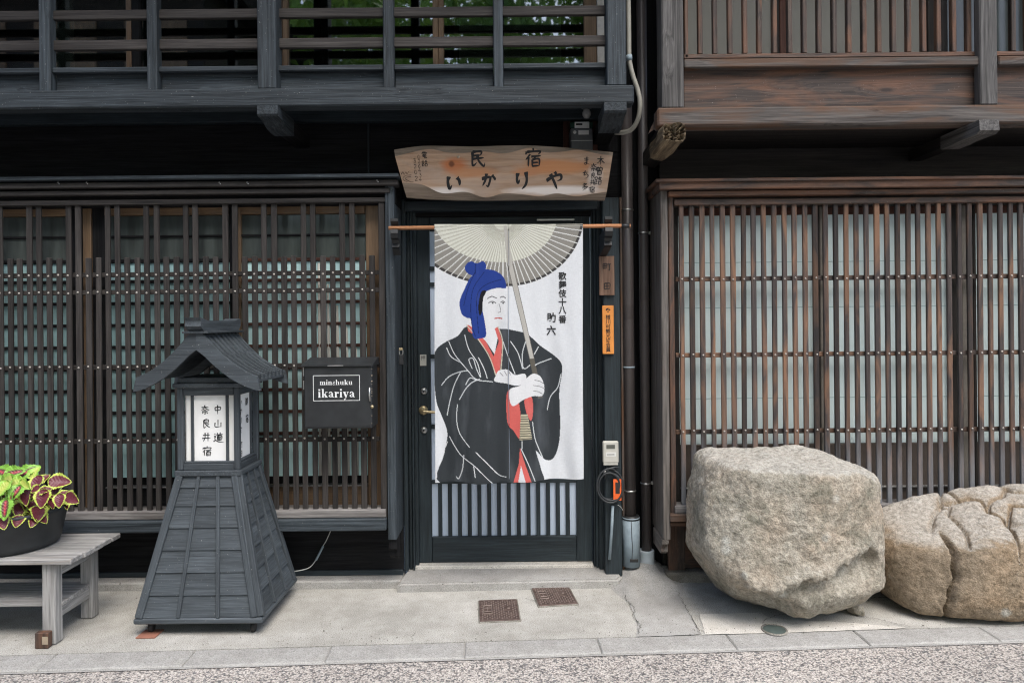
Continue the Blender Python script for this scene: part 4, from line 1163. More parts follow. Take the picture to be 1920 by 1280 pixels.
    # hems
    put((px < NX0 + 1.6) | (px > NX1 - 1.6), C[(px < NX0 + 1.6) | (px > NX1 - 1.6)] * .86)
    put(py > 899.5, C[py > 899.5] * .88)
    put(np.abs(px - 952.2) < .6, C[np.abs(px - 952.2) < .6] * .7 + .02)
    return np.clip(C, 0, 1)
def cloth_y(px, py):
    s_ = np.clip((py - 430) / 470, 0, 1)
    ys = ND - .012 + .016 * s_ * np.sin((px - 815) / 277 * 8.2 + .6 + 1.2 * s_) + .010 * s_ * np.sin((px - 815) / 277 * 17 + 2.0 - 2.0 * s_)
    ys += .004 * np.sin(py / 37.0 + px / 60.0) * s_ + .0022 * np.sin(px / 5.1 + 1.3 * np.sin(py / 41.0)) * (.25 + .75 * s_) + .0016 * np.sin(px / 11.0 - py / 23.0) * s_
    ys += -.012 * np.exp(-((px - 953) / 16.0) ** 2) * s_ ** 2
    return ys
def cloth_pt(px, py):
    x = px - 960.0; y = py - 605.0
    d = cloth_y(px, py)
    return (x * CS - y * SN) * ND / F, d, H - (x * SN + y * CS) * ND / F
noren = thing('door_curtain', 'white printed door curtain with robed figure under a parasol hanging before the door', 'curtain', at(953, 905, ND))
def cloth(a, b, nx, ny, seamy):
    u = np.linspace(a, b, nx + 1); w = np.linspace(0, 1, ny + 1)
    U, Wd = np.meshgrid(u, w)
    bot = 903.5 - 9.5 * np.clip((U - 955) / 137, 0, 1) ** 1.3 + 1.6 * np.sin(U / 14)
    PY = NY0 + (bot - NY0) * Wd
    # outline wavers a little
    xx, yy, zz = cloth_pt(U + (np.sin(PY / 60) * 1.0 * Wd), PY)
    top = PY < 431
    yy = np.where(top, ND - .0125, yy)
    V = np.stack([xx.ravel(), yy.ravel(), zz.ravel()], 1)
    c = V.mean(0)
    idx = np.arange((nx + 1) * (ny + 1)).reshape(ny + 1, nx + 1)
    Fq = np.stack([idx[:-1, :-1].ravel(), idx[1:, :-1].ravel(), idx[1:, 1:].ravel(), idx[:-1, 1:].ravel()], 1)
    me = bpy.data.meshes.new('curtain_panel')
    me.from_pydata((V - c).tolist(), [], Fq.tolist())
    me.materials.append(M['printed_cotton'])
    me.polygons.foreach_set('use_smooth', [True] * len(me.polygons))
    col = paint(U.ravel(), PY.ravel())
    at2 = me.attributes.new('print', 'FLOAT_COLOR', 'POINT')
    at2.data.foreach_set('color', np.concatenate([col, np.ones((len(col), 1))], 1).ravel())
    me.update()
    return new('curtain_panel', me, noren, Vector(c))
cl1 = cloth(NX0, 953.6, 170, 560, 0)
cl2 = cloth(954.6, NX1, 168, 560, 0)
tube('rod_sleeve', [(X(NX0, 426, ND), ND, rz), (X(950, 426, ND), ND, rz), (X(NX1, 424, ND), ND, rz)], .0128, plain('sleeve_cloth', (.34, .335, .28), .9, var=.25, scale=25, spec=.1), noren, 12)
def nput(u, v, l):                        # u, v given directly in photo pixels here
    x_, y_, z_ = cloth_pt(np.float64(u), np.float64(-v))
    return Vector((float(x_), float(y_) - .0015 - l * .5, float(z_)))
font_letters('character', [(c_, 1054.5, -(510 + 16.2 * i), 15.5) for i, c_ in enumerate('歌舞伎十八番')] + [(c_, 1033.5, -(586 + 24 * i), 18.5) for i, c_ in enumerate('助六')], nput, 'ink', cl2, .022, .95)

# ------------------------------------------------------------------ name plates on the post
def plate(name, px0, px1, py0, py1, d, m, label):
    p = pbox(name, px0, px1, py0, py1, d, .016, m, None, .002)
    return tag(p, label, 'name plate')
np1 = plate('name_plate', 1123.5, 1152, 480, 553.5, 3.905, 'plaque_wood', 'brown wooden name plate with two dark characters on the door post')
letters('character', [('町', X(1138, 490, 3.905), Z(491, 3.905, 1138), .052, .11), ('田', X(1138, 530, 3.905), Z(529, 3.905, 1138), .046, .12)], lambda u, v, l: (u, 3.905 - l, v), 'ink_soft', np1)
np2 = plate('name_plate', 1129.5, 1151, 572.5, 663.5, 3.908, 'orange_plaque', 'narrow orange plate with a column of black characters on the door post')
font_letters('character', [(c_, X(1140, 600, 3.908), Z(590 + 8.7 * i, 3.908, 1140), .0265 if i < 7 else .028) for i, c_ in enumerate('楢川村観光協会員')], lambda u, v, l: (u, 3.908 - l * .6, v), 'ink', np2, .012)
font_letters('crest', [('※', X(1140, 580, 3.908), Z(577, 3.908, 1140), .026)], lambda u, v, l: (u, 3.908 - l * .6, v), 'ink_soft', np2, .03)

# ------------------------------------------------------------------ letter box
MB0 = 3.62
mb = thing('letter_box', 'black metal letter box with white lettering on the slatted bay', 'letter box', at(634, 803, 3.70))
x0, x1 = X(570, 740, MB0), X(697, 740, MB0)
body = box('body', x0, x1, MB0, 3.778, Z(803, MB0, 634), Z(686, MB0, 634), 'mailbox_black', mb, .004)
zz0, zz1 = Z(687, MB0, 634), Z(676, MB0, 634)
lid = prism('lid', [(MB0 - .014, zz0 + .002), (MB0 - .014, zz0 + .012), (3.777, zz0 + .042), (3.777, zz0 + .002)], 'x', x0 - .010, x1 + .010, 'mailbox_black', mb)
box('lid_grip', X(616, 682, MB0), X(645, 682, MB0), MB0 - .022, MB0 - .0145, zz0 + .003, zz0 + .008, 'steel', lid, .002)
fr = box('front_panel', x0 + .006, x1 - .004, MB0 - .004, MB0 - .0005, Z(799, MB0, 634), Z(688.5, MB0, 634), 'mailbox_black', body, .0015)
def mput(u, v, l): return (u, MB0 - .004 - l * .6, v)
bx0, bx1, bz0, bz1 = X(588, 725, MB0), X(674.5, 725, MB0), Z(750.5, MB0, 632), Z(703.5, MB0, 632)
V, Fc = [], []
for a, b in (((bx0, bz0), (bx1, bz0)), ((bx0, bz1), (bx1, bz1)), ((bx0, bz0), (bx0, bz1)), ((bx1, bz0), (bx1, bz1))):
    ribbon([a, b], .0030, True, V, Fc, lambda u, v, l: Vector(mput(u, v, l)), .0016 if a[1] == b[1] else .0022)
cc_ = sum(V, Vector()) / len(V)
new('label_border', mk('label_border', [p - cc_ for p in V], Fc, M['letter_white']), fr, cc_)
# fat-face roman: thick stems, hairline joins and slab serifs. each glyph: (advance, [(weight, points)])
FT = {
 'i': (34, [(19, [(17, 0), (17, 62)]), (6, [(2, 2), (32, 2)]), (6, [(4, 60), (18, 60)]), (20, [(17, 76), (17, 94)])]),
 'k': (72, [(19, [(17, 0), (17, 96)]), (6, [(2, 2), (34, 2)]), (6, [(3, 94), (18, 94)]), (6, [(24, 26), (58, 60)]), (6, [(44, 60), (70, 60)]), (20, [(36, 38), (56, 2)]), (6, [(44, 2), (72, 2)])]),
 'a': (62, [(19, [(44, 6), (44, 50)]), (9, [(44, 52), (30, 62), (12, 56)]), (14, [(12, 46), (13, 54)]), (18, [(14, 10), (14, 26)]), (6, [(14, 28), (36, 36)]), (6, [(14, 4), (36, 6)]), (7, [(48, 2), (62, 6)])]),
 'r': (52, [(19, [(17, 0), (17, 62)]), (6, [(2, 2), (34, 2)]), (6, [(3, 60), (18, 60)]), (6, [(26, 44), (38, 60)]), (17, [(42, 44), (43, 60)])]),
 'y': (64, [(20, [(14, 60), (34, 4)]), (6, [(0, 60), (30, 60)]), (6, [(54, 60), (36, 2), (26, -22)]), (6, [(42, 60), (66, 60)]), (14, [(12, -22), (24, -24)])]),
 'm': (108, [(18, [(17, 0), (17, 62)]), (18, [(54, 0), (54, 54)]), (18, [(91, 0), (91, 54)]), (6, [(2, 2), (108, 2)]), (6, [(3, 60), (18, 60)]), (6, [(26, 52), (40, 62), (54, 56)]), (6, [(62, 52), (77, 62), (91, 56)])]),
 'n': (74, [(18, [(17, 0), (17, 62)]), (18, [(55, 0), (55, 54)]), (6, [(2, 2), (34, 2)]), (6, [(40, 2), (72, 2)]), (6, [(3, 60), (18, 60)]), (6, [(26, 52), (40, 62), (55, 56)])]),
 's': (52, [(7, [(8, 2), (40, 2)]), (15, [(12, 44), (38, 20)]), (7, [(12, 60), (42, 60)]), (9, [(9, 2), (8, 20)]), (9, [(43, 60), (43, 44)])]),
 'h': (76, [(18, [(17, 0), (17, 96)]), (18, [(56, 0), (56, 54)]), (6, [(2, 2), (34, 2)]), (6, [(40, 2), (74, 2)]), (6, [(3, 94), (18, 94)]), (6, [(26, 52), (42, 62), (56, 56)])]),
 'u': (74, [(18, [(16, 8), (16, 62)]), (18, [(54, 0), (54, 62)]), (6, [(2, 60), (18, 60)]), (6, [(40, 60), (56, 60)]), (6, [(16, 5), (32, 1), (48, 10)]), (6, [(54, 2), (70, 2)])]),
}
def fat(txt, cx, base, width):
    tot = sum(FT[c][0] + 6 for c in txt); s = width / tot; u = cx - width / 2
    V, Fc = [], []; k_ = 0
    for c in txt:
        for w, pts in FT[c][1]:
            ribbon([(u + p[0] * s, base + p[1] * s) for p in pts], w * s, True, V, Fc, lambda a, b, l: Vector(mput(a, b, l)), .0016 + .00015 * (k_ % 8)); k_ += 1
        u += (FT[c][0] + 6) * s
    c0 = sum(V, Vector()) / len(V)
    new('character', mk('character', [p - c0 for p in V], Fc, M['letter_white']), fr, c0)
fat('minshuku', X(631, 716, MB0), Z(721, MB0, 631), X(662, 716, MB0) - X(600, 716, MB0))
fat('ikariya', X(631.5, 738, MB0), Z(744.5, MB0, 631), X(667, 738, MB0) - X(597, 738, MB0))
tube('latch', [at(693, 726, MB0 - .008), at(692.5, 740, MB0 - .012), at(694, 752, MB0 - .008)], .005, 'steel', body, 8)
lathe('lock', [(0, -.012), (.008, -.010), (.009, 0)], 'brass', body, at(698, 762, MB0 - .002), 12, 'y')
for py in (697, 722): box('hinge', x0 - .006, x0 - .0005, MB0 + .004, MB0 + .02, Z(py + 8, MB0, 570), Z(py - 8, MB0, 570), 'steel', body, .001)
V, Fc = [], []
for q in range(16):
    p = at(697.3, random.uniform(690, 800), MB0 - .0042); add_stud(p, random.uniform(.0015, .0035), V, Fc, 5)
stuff(new('paint_chip', fix_normals(mk('paint_chip', V, Fc, M['chip'])), body))

# ------------------------------------------------------------------ standing lantern
LX, LY = -1.53, 3.56
lan = thing('standing_lantern', 'black wooden street lantern with shingled base, white paper panels and curved roof', 'lantern', (LX, LY, 0))
Z0, Z1 = .091, .748
h0, h1 = .292, .146
def lp(side, s, t_, out=0.0):
    h_ = h0 + (h1 - h0) * t_
    n_, tg = ((0, -1), (1, 0)), None
    n_ = {'f': (0, -1), 'r': (1, 0), 'b': (0, 1), 'l': (-1, 0)}[side]
    tg = {'f': (1, 0), 'r': (0, 1), 'b': (-1, 0), 'l': (0, -1)}[side]
    return Vector((LX + n_[0] * (h_ + out) + tg[0] * s * h_, LY + n_[1] * (h_ + out) + tg[1] * s * h_, Z0 + (Z1 - Z0) * t_))
base = new('base', None, lan, (LX, LY, Z0))
V = [lp(sd_, -1, t_) for t_ in (0, 1) for sd_ in 'frbl']
V = [p - WL[base] for p in V]
core = fix_normals(mk('base', V, [[0, 1, 2, 3], [7, 6, 5, 4], [0, 1, 5, 4], [1, 2, 6, 5], [2, 3, 7, 6], [3, 0, 4, 7]], M['void_black']['z']))
bpy.data.objects.remove(base)
base = new('base', core, lan, (LX, LY, Z0))
WL[base] = Vector((LX, LY, Z0))
cols = [(-.93, -.33), (-.33, .33), (.33, .93)]
rowsT = [0, .157, .314, .471, .628, .785, .92, 1.0]
for sd_ in 'frbl':
    nv = Vector({'f': (0, -1, 0), 'r': (1, 0, 0), 'b': (0, 1, 0), 'l': (-1, 0, 0)}[sd_])
    for ci, (a, b) in enumerate(cols):
        for ri in range(7):
            t0, t1 = rowsT[ri] - .004, rowsT[ri + 1] + .012
            if ri == 0: t0 = .002
            if ri == 6: t1 = .998
            o0, o1 = .011 + random.uniform(-.001, .0015), .003
            P = [lp(sd_, a, t0, .0008), lp(sd_, b, t0, .0008), lp(sd_, b, t1, .0008), lp(sd_, a, t1, .0008), lp(sd_, a, t0, o0), lp(sd_, b, t0, o0), lp(sd_, b, t1, o1), lp(sd_, a, t1, o1)]
            c_ = sum(P, Vector()) / 8
            me = fix_normals(mk('shingle', [p - c_ for p in P], [[0, 1, 2, 3], [4, 5, 6, 7], [0, 1, 5, 4], [1, 2, 6, 5], [2, 3, 7, 6], [3, 0, 4, 7]], M['lantern_black']['x' if sd_ in 'fb' else 'y']))
            new('shingle', me, base, c_)
    for s_ in (-.33, .33):
        bar('batten', lp(sd_, s_, .0, .014), lp(sd_, s_, 1.0, .010), .017, .016, nv, 'lantern_black', base, .002)
    bar('corner_batten', lp(sd_, -.985, 0.0, .008), lp(sd_, -.985, 1.0, .008), .036, .030, nv, 'lantern_black', base, .003)
    bar('corner_batten', lp(sd_, .93, 0.0, .010), lp(sd_, .90, 1.0, .010), .030, .022, nv, 'lantern_black', base, .003)
hb = .312
for nm, (xa, xb_, ya, yb_) in (('f', (-hb, hb, -hb, -hb + .045)), ('b', (-hb, hb, hb - .045, hb)), ('l', (-hb, -hb + .045, -hb + .046, hb - .046)), ('r', (hb - .045, hb, -hb + .046, hb - .046))):
    box('bottom_board', LX + xa, LX + xb_, LY + ya, LY + yb_, .062, .090, 'lantern_black', lan, .007)
box('bottom_deck', LX - .26, LX + .26, LY - .26, LY + .26, .07, .089, 'void_black', lan, .002)
for (sx, sy) in ((-1, -1), (1, -1), (-1, 1), (1, 1)):
    wx, wy = LX + sx * .25, LY + sy * .25
    lift = .006 if (sx, sy) == (-1, -1) else 0
    cst = lathe('caster', [(0, -.011), (.020, -.011), (.026, -.007), (.026, .007), (.020, .011), (0, .011)], 'caster_rubber', lan, (wx, wy, .0265 + lift), 20, 'x')
    box('fork', wx - .016, wx + .016, wy - .01, wy + .01, .04 + lift, .0695, 'iron_black', cst, .002)
shim = tag(box('wood_shim', X(258, 1184, 3.30), X(294, 1184, 3.30), 3.28, 3.37, .001, .0065, 'red_shim', None, .001), 'thin reddish wooden shim under the front caster of the black lantern', 'shim')
# light box
hl_ = .168
box('ledge', LX - hl_, LX + hl_, LY - hl_, LY + hl_, .747, .775, 'lantern_black', lan, .004)
lb = new('light_box', None, lan, (LX, LY, .775))
bpy.data.objects.remove(lb)
hb2, zb0, zb1 = .142, .776, 1.188
lb = box('light_box', LX - .118, LX + .118, LY - .118, LY + .118, zb0 + .002, zb1 - .002, 'shoji', lan, .002)
for sx in (-1, 1):
    for sy in (-1, 1):
        box('corner_post', LX + sx * hb2 - .014, LX + sx * hb2 + .014, LY + sy * hb2 - .014, LY + sy * hb2 + .014, zb0, zb1, 'lantern_black', lb, .003)
def side_box(nm, sd_, s0, s1, z0_, z1_, o0, o1, m_, par, b_=.002):
    if sd_ in 'fb':
        sg = -1 if sd_ == 'f' else 1
        ya, yb_ = sorted((LY + sg * o0, LY + sg * o1))
        return box(nm, LX + s0, LX + s1, ya, yb_, z0_, z1_, m_, par, b_)
    sg = 1 if sd_ == 'r' else -1
    xa, xb_ = sorted((LX + sg * o0, LX + sg * o1))
    return box(nm, xa, xb_, LY + s0, LY + s1, z0_, z1_, m_, par, b_)
for sd_ in 'frbl':
    side_box('rail', sd_, -.126, .126, zb0, zb0 + .030, .124, .152, 'lantern_black', lb)
    side_box('rail', sd_, -.126, .126, zb0 + .0305, zb0 + .042, .120, .146, 'lantern_black', lb)
    side_box('rail', sd_, -.126, .126, zb1 - .038, zb1, .124, .152, 'lantern_black', lb)
    pn = side_box('paper_panel', sd_, -.126, .126, zb0 + .04, zb1 - .036, .119, .126, 'lantern_paper', lb, .001)
    for s_ in ((-.088, .088) if sd_ != 'r' else (.096,)):
        side_box('mullion', sd_, s_ - .007, s_ + .007, zb0 + .0425, zb1 - .0385, .1265, .137, 'lantern_black', lb, .0015)
    if sd_ == 'f':
        fp = pn
    if sd_ == 'r': rp = pn
fy = LY - .126
zt_ = 1.122
letters('character', [('中', LX + .038, zt_ - .022, .048), ('山', LX + .039, zt_ - .094, .046), ('道', LX + .041, zt_ - .160, .052),
                      ('奈', LX - .026, zt_ - .022, .048), ('良', LX - .022, zt_ - .090, .048), ('井', LX - .020, zt_ - .160, .048), ('宿', LX - .018, zt_ - .230, .050)], lambda u, v, l: (u, fy - l * .6, v), 'ink', fp, .105)
fx = LX + .126
rcol = [('御', .045, zt_ - .0, .046), ('宿', .05, zt_ - .09, .046)] + [(c_, -.045, zt_ - .0 - .047 * i, .038) for i, c_ in enumerate('いかりや')] + [('町', -.045, zt_ - .215, .040), ('田', -.045, zt_ - .265, .036)]
letters('character', rcol, lambda u, v, l: (fx + l * .6, LY + u, v), 'ink', rp, .12)
# eave plate and roof
box('eave_plate', LX - .172, LX + .172, LY - .172, LY + .172, 1.189, 1.212, 'lantern_black', lan, .003)
box('gable_tie', LX - .15, LX + .15, LY - .155, LY + .155, 1.2125, 1.240, 'lantern_black', lan, .003)
prof = [(0, 1.474), (.035, 1.441), (.07, 1.400), (.11, 1.357), (.16, 1.311), (.21, 1.275), (.258, 1.248), (.292, 1.235)]
YF, YB = LY - .275, LY + .165
roof = new('roof', None, lan, (LX, LY, 1.25)); bpy.data.objects.remove(roof)
def strip(nm, up, dn, y0_, y1_, m_, par, sgn, x_from=0.0):
    P = smooth_path([(a, 0, b) for a, b in prof], 4)
    top = [(sgn * p.x, p.z + up) for p in P]; bot = [(sgn * p.x, p.z + dn) for p in P]
    if nm == 'bargeboard':
        bot = [(sgn * (p.x + .016 * (p.x / .29)), p.z + dn * (1.0 + .75 * (1 - p.x / .292))) for p in P]
    V, Fc = [], []
    for y_ in (y0_, y1_):
        for (a, b), (c2, d2) in zip(top, bot):
            V += [Vector((a, y_, b)), Vector((c2, y_, d2))]
    n2 = len(top)
    for i in range(n2 - 1):
        a = 2 * i; o = 2 * n2
        Fc += [[a, a + 2, a + 3, a + 1], [o + a, o + a + 1, o + a + 3, o + a + 2], [a, o + a, o + a + 2, a + 2], [a + 1, a + 3, o + a + 3, o + a + 1]]
    e = 2 * (n2 - 1); o = 2 * n2
    Fc += [[0, 1, o + 1, o], [e, o + e, o + e + 1, e + 1]]
    V = [p + Vector((LX, 0, 0)) for p in V]
    c_ = sum(V, Vector()) / len(V)
    return new(nm, fix_normals(mk(nm, [p - c_ for p in V], Fc, m_)), par, c_)
roof = box('roof', LX - .012, LX + .012, YF + .03, YB - .03, 1.385, 1.455, 'void_black', lan, .002)      # ridge pole carries the roof
LBX = M['lantern_black']['x']; LBY = M['lantern_black']['y']
for sg in (-1, 1):
    strip('roof_deck', 0, -.012, YF + .0005, YB - .0005, LBY, roof, sg)
    for yy in (YF, YB):
        strip('bargeboard', .018, -.052, yy - .024 if yy == YF else yy, yy if yy == YF else yy + .024, LBX, roof, sg)
    nb = 7
    for k_ in range(nb):
        yc = YF + .03 + (YB - YF - .06) * k_ / (nb - 1)
        strip('roof_batten', .016, .0005, yc - .016, yc + .016, LBX, roof, sg)
        # lower lap of the batten, slightly thicker
        Pq = smooth_path([(a, 0, b) for a, b in prof], 4); q0 = len(Pq) // 2
        V, Fc = [], []
        for y_ in (yc - .0145, yc + .0145):
            for p in Pq[q0:]: V += [Vector((LX + sg * p.x, y_, p.z + .0245)), Vector((LX + sg * p.x, y_, p.z + .012))]
        n2 = len(Pq) - q0; o = 2 * n2
        for i in range(n2 - 1):
            a = 2 * i; Fc += [[a, a + 2, a + 3, a + 1], [o + a, o + a + 1, o + a + 3, o + a + 2], [a, o + a, o + a + 2, a + 2], [a + 1, a + 3, o + a + 3, o + a + 1]]
        e = 2 * (n2 - 1); Fc += [[0, 1, o + 1, o], [e, o + e, o + e + 1, e + 1]]
        c_ = sum(V, Vector()) / len(V)
        new('batten_lap', fix_normals(mk('batten_lap', [p - c_ for p in V], Fc, LBX)), roof, c_)
box('ridge_plate', LX - .062, LX + .062, YF - .04, YB + .04, 1.463, 1.474, 'lantern_black', roof, .002)
prism('ridge', [(YF - .055, 1.524), (YF - .07, 1.540), (YF - .045, 1.538), (YF + .03, 1.525), (YB - .03, 1.525), (YB + .045, 1.537), (YB + .06, 1.534), (YB + .06, 1.498), (YB + .03, 1.4745), (YF - .02, 1.4745), (YF - .06, 1.498)], 'x', LX - .038, LX + .038, 'lantern_black', roof)

lan.scale = (1, .86, 1)                    # shallower than wide

# ------------------------------------------------------------------ bench
bn = thing('low_bench', 'low grey weathered slatted wooden bench carrying the black plant pot', 'bench', (-2.6, 3.36, 0))
bxr, bxl = -2.072, -3.35
y_ = 3.195
for k_ in range(5):
    w = .092 if k_ == 0 else .074
    box('plank', bxl, bxr + random.uniform(-.004, .004), y_, y_ + w, .388 + random.uniform(-.001, .001), .414 + random.uniform(-.001, .001), 'grey_wood', bn, .004); y_ += w + .004
for xx in (-2.232, -3.2):
    for yy in (3.22, 3.505):
        box('leg', xx, xx + .064, yy, yy + .058, .002 if yy > 3.3 else .002, .3875, 'grey_wood', bn, .006)
    box('apron', xx + .012, xx + .052, 3.279, 3.504, .31, .387, 'grey_wood', bn, .003)
    box('stretcher', xx + .014, xx + .05, 3.279, 3.504, .11, .165, 'grey_wood', bn, .003)
for k_, yy in enumerate((3.265, 3.335, 3.405, 3.47)):
    box('shelf_plank', bxl + .05, -2.165 - .006 * k_, yy, yy + .064, .1655, .185, 'grey_wood', bn, .003)
blk = tag(box('wooden_block', X(73, 1190, 3.215), X(98, 1190, 3.215), 3.185, 3.217, .001, .075, 'brown_beam', None, .003), 'small rusty brown block set against the front leg of the grey bench', 'block')
box('faded_label', X(79, 1190, 3.185), X(90, 1190, 3.185), 3.1835, 3.185, .022, .058, 'chip', blk, .0006)

# ------------------------------------------------------------------ plant pot and coleus
PC = Vector((X(24, 1000, 3.40), 3.40, .4155))
pot = thing('plant_pot', 'round black plastic tub standing on the grey bench', 'plant pot', PC)
lathe('tub', [(0, .004), (.185, .002), (.197, .010), (.205, .03), (.232, .165), (.242, .172), (.243, .188), (.236, .191), (.228, .186), (.222, .15), (0, .15)], plain('tub_plastic', (.022, .025, .027), .5, var=.35, scale=10, bump=.03), pot, PC, 64)
V = []; Fc = []
for k_ in range(25):
    for r_ in (0, 1):
        pass
lathe('soil', [(0, .166), (.12, .168), (.226, .158)], 'soil', pot, PC, 40)
def leafmesh(mat, L=1.0, W=.42, curl=.25, serr=.05, nv=16, nu=3):
    V, Fc, A = [], [], []
    for j in range(nv + 1):
        t_ = j / nv
        w = W * (math.sin(math.pi * min(1, t_ ** .72)) ** .8) * (1 - .15 * t_) + .004
        w *= 1 + serr * (1 if j % 2 else -1)
        for i in range(-nu, nu + 1):
            s_ = i / nu
            z_ = -curl * t_ * t_ * .6 + abs(s_) ** 1.5 * .10 * W / .42 + .025 * math.sin(t_ * 22 + abs(s_) * 3) * abs(s_) - .06 * abs(s_) ** 4 * math.sin(t_ * 9)
            V.append((s_ * w, t_ * L, z_))
            ed = max(abs(s_), (t_ - .72) / .28 if t_ > .72 else 0, (.10 - t_) / .10 if t_ < .10 else 0)
            A.append((min(1, ed), t_ + abs(s_) * .25, s_))
    m_ = 2 * nu + 1
    for j in range(nv):
        for i in range(m_ - 1):
            a = j * m_ + i; Fc.append([a, a + 1, a + m_ + 1, a + m_])
    me = mk('leaf', V, Fc, M[mat], True)
    at3 = me.attributes.new('leafuv', 'FLOAT_VECTOR', 'POINT'); at3.data.foreach_set('vector', np.array(A).ravel())
    return me
LM = {'m': [leafmesh('leaf_maroon', 1, .44, c_) for c_ in (.15, .35, .5)], 'g': [leafmesh('leaf_green', 1, .40, c_, .09) for c_ in (.2, .4)], 'l': [leafmesh('leaf_lime', 1, .40, c_, .08) for c_ in (.25, .45)]}
plant = thing('coleus_plant', 'coleus with maroon and lime-edged leaves growing in the black tub', 'plant', PC + Vector((0, 0, .165)))
def leaf(px, py, d, size, ang, kind, tilt=None):
    """leaf centred near the photo point, tip pointing along ang (image degrees, 0 = right, 90 = up)"""
    c_ = at(px, py, d)
    a_ = R(ang)
    nrm = Vector(tilt or (random.uniform(-.35, .35), -1, random.uniform(.35, .9))).normalized()
    tip = Vector((math.cos(a_), random.uniform(-.2, .1), math.sin(a_)))
    tip = (tip - nrm * tip.dot(nrm)).normalized(); sx = tip.cross(nrm).normalized()
    s_ = size * d / F
    me = random.choice(LM[kind])
    o = new('leaf', me, plant, c_ - tip * s_ * .5, Matrix((sx, tip, nrm)).transposed().to_quaternion())
    o.scale = (s_, s_, s_)
    return o
hand = [(68, 906, 3.27, 33, 265, 'm'), (66, 917, 3.25, 20, 215, 'm'), (79, 934, 3.22, 36, 265, 'm'), (84, 918, 3.24, 24, 25, 'm'), (112, 902, 3.30, 38, 8, 'm'), (47, 930, 3.26, 34, 285, 'm'),
        (118, 925, 3.26, 24, 60, 'm'), (111, 938, 3.20, 27, 275, 'm'), (134, 934, 3.24, 33, -30, 'm'), (81, 896, 3.34, 24, 60, 'm'), (100, 921, 3.30, 22, 200, 'm'),
        (54, 882, 3.34, 38, 55, 'g'), (28, 885, 3.30, 36, 20, 'g'), (3, 884, 3.32, 40, 150, 'g'), (28, 924, 3.22, 34, 250, 'g'), (8, 954, 3.16, 40, 275, 'g'), (10, 902, 3.24, 36, 200, 'l'), (64, 884, 3.33, 30, 80, 'l'),
        (34, 904, 3.26, 34, 10, 'l'), (4, 916, 3.2, 34, 250, 'l'), (-20, 930, 3.2, 38, 230, 'g'), (-25, 890, 3.3, 40, 120, 'g'), (18, 936, 3.2, 30, 300, 'g'), (45, 908, 3.25, 26, 320, 'l'), (20, 897, 3.28, 26, 5, 'g')]
for h_ in hand: leaf(*h_)
for k_ in range(105):
    a_ = random.uniform(0, 2 * math.pi); rr = .23 * math.sqrt(random.random())
    x_, yy = PC.x + rr * math.cos(a_), PC.y + rr * math.sin(a_)
    zz = PC.z + .19 + (.10 - .28 * rr) * random.uniform(.2, 1.0)
    if yy < PC.y - .10: zz -= .02
    kind = 'm' if x_ > PC.x + .06 else random.choice('ggl')
    me = random.choice(LM[kind]); s_ = random.uniform(.045, .095)
    nrm = Vector((math.cos(a_) * .7, math.sin(a_) * .7, 1.0)).normalized()
    tip = Vector((math.cos(a_) + random.uniform(-.6, .6), math.sin(a_) + random.uniform(-.6, .6), -.1))
    tip = (tip - nrm * tip.dot(nrm)).normalized(); sx = tip.cross(nrm).normalized()
    o = new('leaf', me, plant, (x_, yy, zz), Matrix((sx, tip, nrm)).transposed().to_quaternion()); o.scale = (s_, s_, s_)
for k_ in range(16):
    a_ = random.uniform(0, 6.28); rr = .15 * random.random() ** .5
    tube('stem', [(PC.x + rr * math.cos(a_), PC.y + rr * math.sin(a_), PC.z + .16), (PC.x + rr * 1.25 * math.cos(a_), PC.y + rr * 1.25 * math.sin(a_), PC.z + .22), (PC.x + rr * 1.4 * math.cos(a_), PC.y + rr * 1.4 * math.sin(a_), PC.z + .26)], .003, 'stem_green', plant, 6)

# ------------------------------------------------------------------ downpipes, hose, meters, cable
Y1, Y2 = 3.97, 4.03
P1x, P2x = X(1178.5, 640, Y1), X(1208.5, 640, Y2)
dp1 = tag(tube('downpipe', [(P1x, Y1, Z(972, Y1, 1180)), (P1x, Y1, 1.6), (P1x, Y1, 2.76)], .0325, 'pipe_brown', None, 28), 'thicker brown rain pipe ending in a taped grey sleeve', 'pipe', 'rain pipes between the houses')
z0_, z1_ = Z(1059, Y1, 1180), Z(968, Y1, 1180)
slv = tube('sleeve', [(P1x + .004, Y1, z0_), (P1x + .004, Y1, (z0_ + z1_) / 2), (P1x + .004, Y1, z1_)], [.050, .0505, .050], 'sleeve_blue', dp1, 28)
tube('sleeve_rim', [(P1x + .004, Y1, z1_ - .012), (P1x + .004, Y1, z1_ + .008)], [.0515, .047], 'black_plastic', slv, 28)
tube('slit', [(P1x - .001, Y1 - .0508, z0_ + .05), (P1x + .003, Y1 - .0508, z0_ + .12), (P1x, Y1 - .0508, z0_ + .17), (P1x - .003, Y1 - .0508, z1_ - .01)], .0018, 'black_plastic', slv, 6)
box('tape', P1x - .012, P1x + .035, Y1 - .0535, Y1 - .047, z0_ + .035, z0_ + .052, 'black_plastic', slv, .001)
for py in (394, 688, 919):
    lathe('clip', [(.0325, -.005), (.0355, -.004), (.0355, .004), (.0325, .005)], 'steel' if py != 688 else 'sleeve_blue', dp1, (P1x, Y1, Z(py, Y1, 1178)), 28)
lathe('joint', [(.0318, -.002), (.0334, 0), (.0318, .14)], 'pipe_brown', dp1, (P1x, Y1, Z(598, Y1, 1178)), 28)
dp2 = tag(tube('downpipe', [(P2x, Y2, Z(1034, Y2, 1212)), (P2x, Y2, 1.6), (P2x, Y2, 4.6)], .029, 'pipe_brown', None, 28), 'thinner brown rain pipe standing in a pale grey collar', 'pipe', 'rain pipes between the houses')
